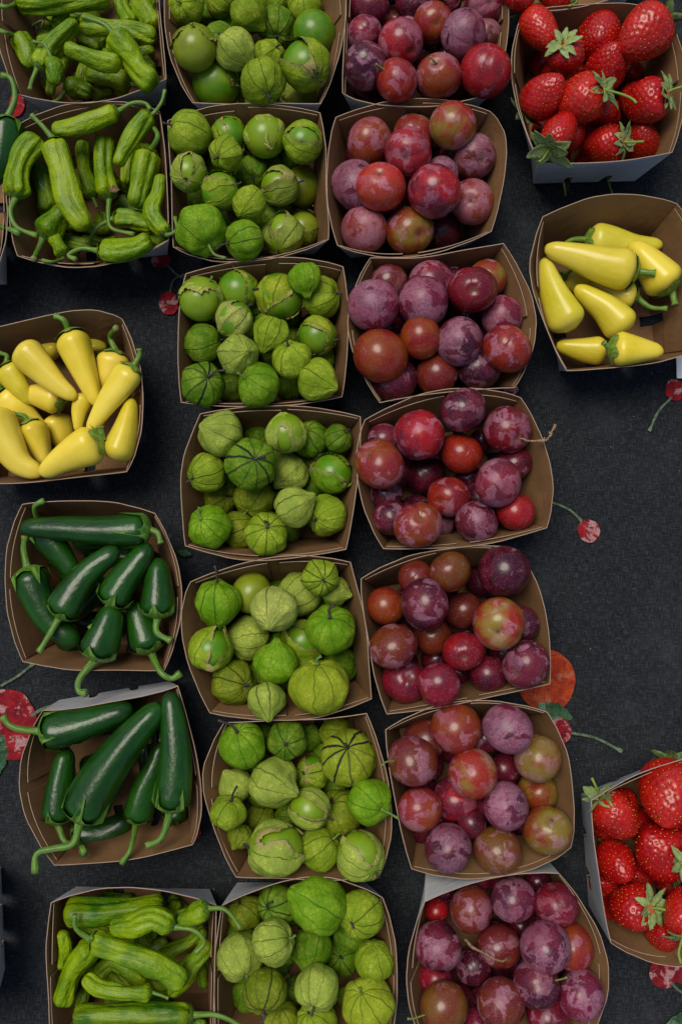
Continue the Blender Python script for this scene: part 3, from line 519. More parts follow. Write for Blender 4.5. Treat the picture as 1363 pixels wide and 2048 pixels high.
# strawberries: x, y, half width, half length, layer, crown point (x, y, side +1 shown / -1 turned away), shade, options
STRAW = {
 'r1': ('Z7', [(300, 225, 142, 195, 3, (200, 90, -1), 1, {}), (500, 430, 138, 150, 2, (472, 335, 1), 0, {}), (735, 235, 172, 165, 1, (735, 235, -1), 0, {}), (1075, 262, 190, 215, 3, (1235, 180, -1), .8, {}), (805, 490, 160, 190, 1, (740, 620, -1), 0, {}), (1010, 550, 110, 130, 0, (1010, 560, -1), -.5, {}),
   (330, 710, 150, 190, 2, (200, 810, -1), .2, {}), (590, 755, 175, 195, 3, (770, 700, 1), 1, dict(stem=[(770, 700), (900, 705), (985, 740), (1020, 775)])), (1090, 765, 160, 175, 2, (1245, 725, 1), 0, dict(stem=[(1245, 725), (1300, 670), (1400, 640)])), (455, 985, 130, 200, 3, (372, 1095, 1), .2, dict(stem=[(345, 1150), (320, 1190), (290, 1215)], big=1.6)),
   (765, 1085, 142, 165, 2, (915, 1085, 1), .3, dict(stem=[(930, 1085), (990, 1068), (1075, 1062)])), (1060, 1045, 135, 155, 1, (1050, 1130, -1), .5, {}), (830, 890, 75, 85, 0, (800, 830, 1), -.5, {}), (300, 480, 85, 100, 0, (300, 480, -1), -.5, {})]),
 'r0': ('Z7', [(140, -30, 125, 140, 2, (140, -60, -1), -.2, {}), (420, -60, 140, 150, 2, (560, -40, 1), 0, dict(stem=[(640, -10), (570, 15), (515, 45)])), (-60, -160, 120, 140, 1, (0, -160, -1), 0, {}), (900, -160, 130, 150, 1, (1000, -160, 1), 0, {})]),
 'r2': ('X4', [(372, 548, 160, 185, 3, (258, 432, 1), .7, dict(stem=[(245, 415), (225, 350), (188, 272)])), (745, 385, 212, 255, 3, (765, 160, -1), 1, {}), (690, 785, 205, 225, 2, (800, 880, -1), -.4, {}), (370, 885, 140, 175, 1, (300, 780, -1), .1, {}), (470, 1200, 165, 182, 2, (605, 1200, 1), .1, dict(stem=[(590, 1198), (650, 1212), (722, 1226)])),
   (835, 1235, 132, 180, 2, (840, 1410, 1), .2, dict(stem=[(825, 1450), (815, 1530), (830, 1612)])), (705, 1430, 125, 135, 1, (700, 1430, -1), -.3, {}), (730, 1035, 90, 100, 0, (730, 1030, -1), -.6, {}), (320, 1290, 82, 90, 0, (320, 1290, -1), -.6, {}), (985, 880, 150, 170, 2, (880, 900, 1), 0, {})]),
}
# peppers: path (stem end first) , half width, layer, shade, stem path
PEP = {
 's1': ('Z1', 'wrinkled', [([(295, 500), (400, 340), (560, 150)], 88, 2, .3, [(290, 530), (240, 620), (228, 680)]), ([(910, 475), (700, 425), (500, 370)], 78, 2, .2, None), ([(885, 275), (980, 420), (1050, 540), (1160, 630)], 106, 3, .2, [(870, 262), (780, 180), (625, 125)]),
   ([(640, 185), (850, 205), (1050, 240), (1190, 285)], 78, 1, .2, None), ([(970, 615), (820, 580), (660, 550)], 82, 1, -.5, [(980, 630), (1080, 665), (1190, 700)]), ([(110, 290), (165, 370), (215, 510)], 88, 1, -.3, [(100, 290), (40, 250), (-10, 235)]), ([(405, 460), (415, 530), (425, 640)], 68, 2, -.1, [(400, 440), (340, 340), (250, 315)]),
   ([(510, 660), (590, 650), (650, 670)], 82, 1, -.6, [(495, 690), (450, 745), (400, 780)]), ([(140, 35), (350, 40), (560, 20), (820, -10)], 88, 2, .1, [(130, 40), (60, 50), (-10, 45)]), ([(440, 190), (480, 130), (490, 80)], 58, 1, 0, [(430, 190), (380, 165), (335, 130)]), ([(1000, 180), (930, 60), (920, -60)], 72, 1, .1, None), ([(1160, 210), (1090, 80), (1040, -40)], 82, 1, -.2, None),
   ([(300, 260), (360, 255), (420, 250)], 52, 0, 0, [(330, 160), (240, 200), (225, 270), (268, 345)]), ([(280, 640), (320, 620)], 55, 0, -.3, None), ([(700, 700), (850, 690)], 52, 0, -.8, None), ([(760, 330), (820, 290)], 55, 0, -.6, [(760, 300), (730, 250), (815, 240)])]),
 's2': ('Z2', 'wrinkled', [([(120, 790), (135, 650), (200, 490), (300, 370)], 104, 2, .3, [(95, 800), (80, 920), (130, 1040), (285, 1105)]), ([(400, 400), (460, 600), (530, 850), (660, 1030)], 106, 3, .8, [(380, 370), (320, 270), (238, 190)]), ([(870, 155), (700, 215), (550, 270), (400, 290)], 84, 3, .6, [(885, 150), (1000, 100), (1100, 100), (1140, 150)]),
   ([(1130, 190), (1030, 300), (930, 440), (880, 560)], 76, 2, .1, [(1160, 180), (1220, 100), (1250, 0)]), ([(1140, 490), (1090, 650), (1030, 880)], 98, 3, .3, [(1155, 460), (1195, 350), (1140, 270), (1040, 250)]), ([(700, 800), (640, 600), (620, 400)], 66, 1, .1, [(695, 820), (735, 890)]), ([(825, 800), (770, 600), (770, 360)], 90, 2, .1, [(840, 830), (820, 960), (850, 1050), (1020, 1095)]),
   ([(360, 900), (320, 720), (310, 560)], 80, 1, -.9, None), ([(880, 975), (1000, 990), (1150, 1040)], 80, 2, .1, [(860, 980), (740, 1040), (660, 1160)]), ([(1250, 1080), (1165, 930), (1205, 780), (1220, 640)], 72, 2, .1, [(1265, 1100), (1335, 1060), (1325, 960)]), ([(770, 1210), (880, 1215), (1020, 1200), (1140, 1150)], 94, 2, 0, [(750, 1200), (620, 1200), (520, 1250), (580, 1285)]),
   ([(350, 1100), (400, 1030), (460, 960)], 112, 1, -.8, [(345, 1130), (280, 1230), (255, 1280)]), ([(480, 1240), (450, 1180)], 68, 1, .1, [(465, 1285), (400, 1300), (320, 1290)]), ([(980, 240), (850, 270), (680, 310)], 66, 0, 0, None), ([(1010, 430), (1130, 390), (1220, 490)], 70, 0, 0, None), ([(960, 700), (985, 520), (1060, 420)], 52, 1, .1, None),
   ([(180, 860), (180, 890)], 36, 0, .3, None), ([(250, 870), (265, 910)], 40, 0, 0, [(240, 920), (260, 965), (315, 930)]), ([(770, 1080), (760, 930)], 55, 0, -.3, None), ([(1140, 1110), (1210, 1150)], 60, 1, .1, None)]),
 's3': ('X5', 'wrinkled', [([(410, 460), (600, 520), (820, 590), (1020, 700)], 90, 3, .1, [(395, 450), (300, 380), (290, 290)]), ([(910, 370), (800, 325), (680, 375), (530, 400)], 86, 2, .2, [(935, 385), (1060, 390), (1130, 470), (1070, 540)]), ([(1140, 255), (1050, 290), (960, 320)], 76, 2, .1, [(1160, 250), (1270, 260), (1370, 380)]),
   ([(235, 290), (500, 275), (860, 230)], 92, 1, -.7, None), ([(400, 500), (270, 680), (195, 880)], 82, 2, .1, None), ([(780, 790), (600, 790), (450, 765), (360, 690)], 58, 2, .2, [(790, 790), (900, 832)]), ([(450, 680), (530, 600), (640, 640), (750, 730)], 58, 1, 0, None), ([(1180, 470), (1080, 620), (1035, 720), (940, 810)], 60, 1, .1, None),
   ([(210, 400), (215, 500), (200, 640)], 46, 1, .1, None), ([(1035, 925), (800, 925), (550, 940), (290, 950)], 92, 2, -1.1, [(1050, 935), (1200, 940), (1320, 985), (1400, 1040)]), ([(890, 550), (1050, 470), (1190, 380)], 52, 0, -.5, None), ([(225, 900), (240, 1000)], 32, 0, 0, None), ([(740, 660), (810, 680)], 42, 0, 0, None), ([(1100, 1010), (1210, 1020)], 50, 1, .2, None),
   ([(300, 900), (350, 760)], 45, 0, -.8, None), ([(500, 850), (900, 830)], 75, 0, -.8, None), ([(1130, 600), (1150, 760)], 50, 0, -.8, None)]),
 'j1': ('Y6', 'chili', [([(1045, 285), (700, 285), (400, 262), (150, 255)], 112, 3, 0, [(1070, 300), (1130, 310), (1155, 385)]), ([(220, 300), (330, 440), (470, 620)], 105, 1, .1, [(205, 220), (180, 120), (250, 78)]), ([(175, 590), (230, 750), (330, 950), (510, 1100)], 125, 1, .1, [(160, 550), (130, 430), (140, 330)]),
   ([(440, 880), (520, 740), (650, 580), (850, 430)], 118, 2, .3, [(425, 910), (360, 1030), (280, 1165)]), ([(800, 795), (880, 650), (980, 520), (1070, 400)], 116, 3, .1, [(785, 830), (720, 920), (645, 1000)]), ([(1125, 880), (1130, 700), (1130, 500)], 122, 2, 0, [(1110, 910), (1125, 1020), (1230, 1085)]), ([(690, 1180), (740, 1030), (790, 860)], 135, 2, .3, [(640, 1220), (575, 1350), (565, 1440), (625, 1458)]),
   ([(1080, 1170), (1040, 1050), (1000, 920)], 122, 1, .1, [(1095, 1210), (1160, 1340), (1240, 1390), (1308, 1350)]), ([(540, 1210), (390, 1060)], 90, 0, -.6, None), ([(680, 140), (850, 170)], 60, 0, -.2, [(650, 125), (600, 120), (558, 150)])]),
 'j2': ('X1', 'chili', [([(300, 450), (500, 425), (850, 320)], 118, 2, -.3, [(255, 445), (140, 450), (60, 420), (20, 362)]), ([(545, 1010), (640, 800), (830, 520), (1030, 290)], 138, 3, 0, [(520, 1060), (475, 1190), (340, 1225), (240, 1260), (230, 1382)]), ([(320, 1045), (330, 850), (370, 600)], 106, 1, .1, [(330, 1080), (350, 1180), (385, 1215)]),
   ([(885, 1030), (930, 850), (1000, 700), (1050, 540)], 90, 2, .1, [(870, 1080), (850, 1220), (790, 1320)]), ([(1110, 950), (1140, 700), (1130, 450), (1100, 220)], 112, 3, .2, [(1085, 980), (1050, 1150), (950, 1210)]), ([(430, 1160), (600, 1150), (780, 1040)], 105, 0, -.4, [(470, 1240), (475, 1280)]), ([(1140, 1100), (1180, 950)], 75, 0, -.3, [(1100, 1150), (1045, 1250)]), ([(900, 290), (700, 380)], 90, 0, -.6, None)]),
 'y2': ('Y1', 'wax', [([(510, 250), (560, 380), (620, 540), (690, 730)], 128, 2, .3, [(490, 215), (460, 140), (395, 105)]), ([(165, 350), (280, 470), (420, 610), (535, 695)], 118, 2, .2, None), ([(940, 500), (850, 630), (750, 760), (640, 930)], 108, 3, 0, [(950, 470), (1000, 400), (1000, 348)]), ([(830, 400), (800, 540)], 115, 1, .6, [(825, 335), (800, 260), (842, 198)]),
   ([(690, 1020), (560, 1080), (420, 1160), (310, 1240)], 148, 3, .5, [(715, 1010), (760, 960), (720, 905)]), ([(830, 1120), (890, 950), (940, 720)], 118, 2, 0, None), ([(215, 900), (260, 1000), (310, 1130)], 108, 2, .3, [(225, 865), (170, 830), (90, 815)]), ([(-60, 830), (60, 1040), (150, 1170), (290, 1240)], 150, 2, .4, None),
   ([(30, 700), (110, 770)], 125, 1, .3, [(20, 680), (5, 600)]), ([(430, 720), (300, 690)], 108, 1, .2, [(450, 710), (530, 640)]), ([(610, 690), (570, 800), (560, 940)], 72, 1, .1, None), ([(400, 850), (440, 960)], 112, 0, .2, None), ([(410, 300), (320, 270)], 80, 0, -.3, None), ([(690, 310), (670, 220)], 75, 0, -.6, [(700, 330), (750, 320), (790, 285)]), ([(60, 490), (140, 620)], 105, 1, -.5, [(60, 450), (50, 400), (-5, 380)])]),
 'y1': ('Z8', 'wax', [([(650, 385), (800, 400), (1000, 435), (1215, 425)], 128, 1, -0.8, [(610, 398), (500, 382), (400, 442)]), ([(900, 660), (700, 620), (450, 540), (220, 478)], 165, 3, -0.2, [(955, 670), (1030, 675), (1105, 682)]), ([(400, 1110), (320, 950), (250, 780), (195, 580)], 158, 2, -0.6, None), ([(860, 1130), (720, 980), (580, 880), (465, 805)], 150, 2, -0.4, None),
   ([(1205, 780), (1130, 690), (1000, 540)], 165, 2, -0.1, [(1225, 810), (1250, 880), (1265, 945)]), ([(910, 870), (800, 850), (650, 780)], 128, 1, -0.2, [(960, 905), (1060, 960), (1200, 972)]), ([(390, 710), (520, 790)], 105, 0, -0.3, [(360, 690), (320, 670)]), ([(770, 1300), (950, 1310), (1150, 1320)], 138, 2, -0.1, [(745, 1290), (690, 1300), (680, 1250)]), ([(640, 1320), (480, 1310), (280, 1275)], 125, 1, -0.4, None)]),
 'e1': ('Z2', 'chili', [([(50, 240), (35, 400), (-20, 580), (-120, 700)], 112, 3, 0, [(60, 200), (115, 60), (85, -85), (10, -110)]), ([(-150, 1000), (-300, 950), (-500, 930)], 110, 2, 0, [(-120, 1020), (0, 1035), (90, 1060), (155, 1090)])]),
}

# ------------------------------------------------------------------ gather, stack without overlaps, keep inside the walls
def cv(cr, x, y): a, b, k = CR[cr]; return a + x * k, b + y * k
for key, (cr, L) in TOM.items():
    for x, y, r, ly, c, v, o in L: ITEMS.append(dict(kind='tom', bk=key, ly=ly, pts=[(*cv(cr, x, y), r * CR[cr][2])], c=c, v=v, o=o, cr=cr))
for key, (cr, L) in PLUM.items():
    for x, y, r, ly, c, b, o in L: ITEMS.append(dict(kind='plum', bk=key, ly=ly, pts=[(*cv(cr, x, y), r * CR[cr][2])], c=c, v=b, o=o, cr=cr))
for key, (cr, L) in STRAW.items():
    for x, y, w, l, ly, cal, sh, o in L: ITEMS.append(dict(kind='straw', bk=key, ly=ly, pts=[(*cv(cr, x, y), w * CR[cr][2])], l=l * CR[cr][2], cal=cal, v=sh, o=o, cr=cr))
for key, (cr, kind, L) in PEP.items():
    for path, w, ly, sh, st in L:
        pp = spline([cv(cr, *q) for q in path], 7); w *= CR[cr][2]; pr = []
        for i, q in enumerate(pp):
            t = i / 6; k = {'wrinkled': .85 if 0 < i < 6 else .7, 'chili': 1 - .45 * t, 'wax': 1 - .68 * t}[kind]; pr.append((q[0], q[1], w * k))
        ITEMS.append(dict(kind=kind, bk=key, ly=ly, pts=pr, path=[cv(cr, *q) for q in path], w=w, v=sh, stem=[cv(cr, *q) for q in st] if st else None, cr=cr, o={}))
def spheres(it, z, dx=0, dy=0):
    out = []
    for x, y, r in it['pts']:
        c, t = P(x, y, z); out.append((c + A([dx, dy, 0]), r * t / F_PX))
    return out
for bkey in BASKETS:
    its = sorted([i for i in ITEMS if i['bk'] == bkey], key=lambda i: i['ly'])
    placed = []; bk = BASKETS[bkey]
    for it in its:
        z = LZ[it['ly']]; rmax = max(r for _, r in spheres(it, z)); z = max(z, rmax + .006)
        for _ in range(6):
            S = spheres(it, z); up = 0
            for c, r in S:
                for c2, r2 in placed:
                    d2 = ((c[:2] - c2[:2]) ** 2).sum(); rr = (r + r2) * .93
                    if d2 < rr * rr:
                        need = c2[2] + math.sqrt(rr * rr - d2) - c[2]
                        if need > up: up = need
            if up < 1e-4: break
            z = min(z + up, .078 if it['ly'] > 1 else (.058 if it['ly'] else .036))
        # wall clearance
        dx = dy = 0
        for _ in range(14):
            S = spheres(it, z, dx, dy); mv = A([0., 0.]); best = 0
            for c, r in S:
                if c[2] > RIM - .001: continue
                for s in range(4):
                    b0, b1 = bk['base'][s], bk['base'][(s + 1) % 4]; n = sgn_norm(b0, b1, bk['c']); e = b1[:2] - b0[:2]
                    u = min(1, max(0, ((c[:2] - b0[:2]) @ e) / (e @ e)))
                    w = wall_pt(bk, s, u, min(1, max(0, c[2] / RIM))); gap = (c[:2] - w[:2]) @ n - r * .97 - .001
                    if gap < best: best = gap; mv = -n * gap
            if best == 0: break
            if best < -.0012 and it['ly'] >= 1 and z < (.070 if it['ly'] > 1 else .058) and bkey != 'y1': z += .004; continue
            lim = .009; dx += mv[0]; dy += mv[1]
            q = math.hypot(dx, dy)
            if q > lim: dx *= lim / q; dy *= lim / q
        it['z'] = z; it['d'] = (dx, dy); placed += spheres(it, z, dx, dy)

# fruit added lower in each pile, coloured dark to paint shade into the gaps
for bkey in BASKETS:
    mine = [i for i in ITEMS if i['bk'] == bkey]
    if not mine or bkey in ('e1', 'y1', 'r0'): continue
    kind = mine[0]['kind']; cr = mine[0]['cr']; bk = BASKETS[bkey]; g = np.random.default_rng(sum(map(ord, bkey)) + 5)
    placed = [q for i in mine for q in spheres(i, i['z'], *i['d'])]; n = 0
    cap = {'tom': 20, 'plum': 18, 'straw': 14, 'wrinkled': 26, 'chili': 9, 'wax': 0}[kind]
    for _ in range(2400):
        if n >= cap: break
        r = g.uniform(.0125, .0165) * {'straw': 1.1, 'plum': 1.1, 'wrinkled': .50, 'chili': .75, 'wax': .95}.get(kind, 1); z = r + .004 + g.uniform(0, .042)
        u, v = g.uniform(.04, .96, 2); B = bk['base']; q = (B[0] * (1 - u) + B[1] * u) * (1 - v) + (B[3] * (1 - u) + B[2] * u) * v
        c = A([q[0], q[1], z]); a = g.uniform(0, 6.28); chain = [c]
        if kind in PPK: chain = [c + A([math.cos(a), math.sin(a), 0]) * k * r for k in (-2.2, -1.1, 0, 1.1, 2.2)]
        ok = True
        for s_ in range(4):
            b0, b1 = B[s_], B[(s_ + 1) % 4]; nn = sgn_norm(b0, b1, bk['c'])
            for p in chain:
                if (p[:2] - b0[:2]) @ nn < r * .8 - p[2] * .15: ok = False
        if not ok: continue
        for p in chain:
            for c2, r2 in placed:
                d = np.linalg.norm(p - c2)
                if d < (r + r2) * (.82 if kind not in PPK else .62) or (c2[2] + .4 * r2 < p[2] + .4 * r and np.linalg.norm(p[:2] - c2[:2]) < (r + r2) * .8): ok = False; break
            if not ok: break
        if not ok: continue
        px = [pxof(p) for p in chain]; k = F_PX / P(*px[0], z)[1]; it = dict(kind=kind, bk=bkey, ly=0, fill=True, cr=cr, o={}, pts=[(x, y, r * k) for x, y in px], z=z, d=(0, 0))
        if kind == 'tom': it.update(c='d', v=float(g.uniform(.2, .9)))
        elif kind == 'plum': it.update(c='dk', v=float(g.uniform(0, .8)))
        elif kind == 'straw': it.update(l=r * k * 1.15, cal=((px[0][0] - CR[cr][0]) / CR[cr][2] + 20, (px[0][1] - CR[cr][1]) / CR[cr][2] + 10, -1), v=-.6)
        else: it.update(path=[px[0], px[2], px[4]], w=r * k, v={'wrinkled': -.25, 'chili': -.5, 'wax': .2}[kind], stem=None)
        ITEMS.append(it); placed += [(p, r) for p in chain]; n += 1

# ------------------------------------------------------------------ words for labels
def region(it, bk):
    xs = [p[0] for p in it['pts']]; ys = [p[1] for p in it['pts']]; x = sum(xs) / len(xs); y = sum(ys) / len(ys)
    C = bk['corners']; cx = sum(c[0] for c in C) / 4; cy = sum(c[1] for c in C) / 4
    c, t = P(x, y, it['z']); q, _ = P(cx, cy, RIM); hx = .062; hy = .060
    u = (c[0] + it['d'][0] - q[0]) / hx; v = (c[1] + it['d'][1] - q[1]) / hy
    h = 'left' if u < -.36 else 'right' if u > .36 else ''
    w = 'upper' if v > .36 else 'lower' if v < -.36 else ''
    it['uv'] = (u, v)
    if h and w: return 'at %s %s' % (w, h)
    if h: return 'at middle %s' % h
    if w: return 'at %s middle' % w
    return 'at the centre'
def compass(dx, dy):
    if abs(dx) > 1.8 * abs(dy): return 'right' if dx > 0 else 'left'
    if abs(dy) > 1.8 * abs(dx): return 'the bottom' if dy > 0 else 'the top'
    return ('lower ' if dy > 0 else 'upper ') + ('right' if dx > 0 else 'left')
TC = dict(g='green', p='pale green', d='deep green', b='bright green', o='olive green', y='yellowish green', c='creamy green')
PC = dict(dk='dark purple', or_='', rd='red', cr='crimson', br='dull brownish red', rr='orange red', rc='red and purple', gn='yellow green and red', gr='green streaked red', pk='dusty pink', pp='violet', dc='glossy dark red', ob='brownish orange', gb='olive brown', rb='bright red')
PC['or'] = 'orange and red'
def describe(it):
    k = it['kind']; o = it['o']; r = max(p[2] for p in it['pts'])
    if it['ly'] == 0: hid = 'half hidden '
    else: hid = ''
    if k == 'tom':
        if it['c'].startswith('bare'): return 'huskless bare %s tomatillo' % ('green' if it['c'] == 'bare' else 'olive green')
        s = ('big ' if r > 46 else 'small ' if r < 33 and it['ly'] else '') + TC[it['c']] + ' tomatillo'
        if it['v'] >= 1.8: s += ' with bold black ribs'
        elif 'w' in o: s += ' half out of its husk' if o['w'][2] > 55 else ' with split husk'
        elif 'stem' in o: s += ' with long stem'
        elif 's' in o: s += ' showing its stem end'
        elif 't' in o: s += ' with pointed tip'
        return hid + s
    if k == 'plum':
        s = PC[it['c']] + ' plum'
        if 'twig' in o: s += ' with a dry twig'
        elif 'stem' in o: s += ' with short stalk'
        elif 'p' in o: s += ' showing its dimple'
        elif it['v'] >= 1.5: s += ' with heavy bloom'
        elif it['v'] <= .2 and it['ly']: s += ' with clear skin'
        return hid + s
    if k == 'straw':
        s = ('big ' if r > 46 else '') + ('bright red' if it['v'] > .6 else 'dark red' if it['v'] < 0 else 'red') + ' strawberry'
        if it['cal'][2] > 0: s += ' with leafy cap showing'
        return hid + s
    nm = {'wrinkled': ('dark green', 'green', 'lime green'), 'chili': ('very dark green', 'dark green', 'glossy dark green'), 'wax': ('greenish yellow', 'yellow', 'golden yellow')}[k]
    col = nm[0] if it['v'] < -.25 else nm[2] if it['v'] > .25 else nm[1]
    s = col + ' ' + {'wrinkled': 'wrinkled pepper', 'chili': 'chili', 'wax': 'pepper'}[k]
    p = it['path']
    if it['stem']: q = it['stem']; s += ', stem to ' + compass(q[-1][0] - q[0][0], q[-1][1] - q[0][1])
    else: s += ', tip to ' + compass(p[-1][0] - p[0][0], p[-1][1] - p[0][1])
    return hid + s
for it in ITEMS:
    it['desc'] = describe(it) if not it.get('fill') else 'buried ' + {'tom': 'tomatillo', 'plum': 'plum', 'straw': 'strawberry', 'wrinkled': 'green pepper', 'chili': 'chili', 'wax': 'yellow pepper'}[it['kind']] + ' in a gap'; it['reg'] = region(it, BASKETS[it['bk']])
from collections import defaultdict
gr = defaultdict(list)
for it in ITEMS: gr[(it['bk'], it['reg'], it['desc'])].append(it)
for kx, L in gr.items():
    if len(L) == 1: L[0]['pre'] = ''; continue
    us = [i['uv'][0] for i in L]; vs = [i['uv'][1] for i in L]
    if len(L) > 4:
        for i in L: i['pre'] = 'one of several, '
    elif max(us) - min(us) > max(vs) - min(vs):
        L.sort(key=lambda i: i['uv'][0]); w = ['left one, ', 'right one, '] if len(L) == 2 else ['leftmost, ', 'middle one, ', 'rightmost, ', 'far right, ']
    else:
        L.sort(key=lambda i: -i['uv'][1]); w = ['upper one, ', 'lower one, '] if len(L) == 2 else ['topmost, ', 'middle one, ', 'lowest, ', 'very lowest, ']
    for i, a in zip(L, w): i['pre'] = a
GROUPS = dict(tom='tomatillos in the', plum='plums in the', straw='strawberries in the', wrinkled='green peppers in the', chili='dark green chilies in the', wax='yellow peppers in the')
def lab(it):
    q = lab0(it)
    for a, b in ((' in the ', ' in '), (', at the centre', ', centre'), (' wrinkled', ''), ('half hidden', 'hidden'), (' showing its stem end', ''), (', upper one', ''), ('glossy ', ''), ('very ', ''), ('small ', '')):
        if len(q.split()) <= 16: break
        q = q.replace(a, b)
    return q
def lab0(it): return '%s, %s%s in the %s' % (it['desc'], it['pre'], it['reg'], BASKETS[it['bk']]['place'])
def grp(it): return GROUPS[it['kind']] + ' ' + BASKETS[it['bk']]['place']

# ------------------------------------------------------------------ fruit builders
def axis_from(it, c, px, py, away=False):
    x, y, r = it['pts'][0]; dx = (px - x) / r; dy = -(py - y) / r; d = math.hypot(dx, dy)
    if d > .97: dx *= .97 / d; dy *= .97 / d; d = .97
    r_, u_, n_ = basis(c); return unit(dx * r_ + dy * u_ + math.sqrt(1 - d * d) * n_ * (-1 if away else 1))
def ortho(ax, g):
    q = g.normal(size=3); e1 = unit(q - ax * (q @ ax)); return e1, np.cross(ax, e1)
def sph_rings(nu, nv):
    ph = np.linspace(0, math.pi, nv + 2)[1:-1]; th = np.linspace(0, 2 * math.pi, nu, endpoint=False)
    return ph[:, None], th[None, :]
HC = dict(g=(.285, .390, .014), p=(.400, .480, .075), d=(.085, .190, .002), b=(.150, .330, .001), o=(.195, .225, .005), y=(.370, .430, .018), c=(.480, .510, .115))
PCOL = dict(dk=((.045, .003, .015), (.120, .005, .018)), rd=((.29, .006, .010), (.17, .004, .012)), cr=((.20, .005, .018), (.10, .004, .018)), br=((.10, .011, .012), (.12, .020, .010)), rr=((.28, .018, .006), (.17, .005, .008)),
    rc=((.30, .005, .010), (.09, .003, .018)), gn=((.22, .030, .008), (.21, .15, .012)), gr=((.27, .018, .010), (.22, .16, .012)), pk=((.25, .045, .022), (.18, .015, .014)), pp=((.15, .006, .030), (.060, .004, .022)), dc=((.16, .002, .008), (.10, .002, .010)),
    ob=((.145, .024, .007), (.13, .010, .010)), gb=((.15, .060, .007), (.15, .030, .010)), rb=((.44, .012, .006), (.34, .03, .008)))
PCOL['or'] = ((.24, .042, .006), (.22, .009, .010))
def stem_pts(it, c, pts, start=None, lift=0.0):
    """stem path in the world: starts at the fruit, stays near its height, rises to clear the rim where it crosses it"""
    bk = BASKETS[it['bk']]; out = []; n = len(pts)
    for i, (x, y) in enumerate(pts):
        z = c[2] + lift * i / max(1, n - 1)
        w, _ = P(x, y, z); w = w + A([it['d'][0], it['d'][1], 0])
        for s in range(4):
            b0, b1 = bk['rim'][s], bk['rim'][(s + 1) % 4]; nn = sgn_norm(b0, b1, bk['c'])
            e = b1[:2] - b0[:2]; u = min(1, max(0, ((w[:2] - b0[:2]) @ e) / (e @ e))); tp = wall_pt(bk, s, u, 1)
            if (w[:2] - tp[:2]) @ nn < .010: 
                z = max(z, RIM + .0045); w = P(x, y, z)[0] + A([it['d'][0], it['d'][1], 0])
        out.append(w)
    if start is not None: out[0] = start
    return out
ncount = 0
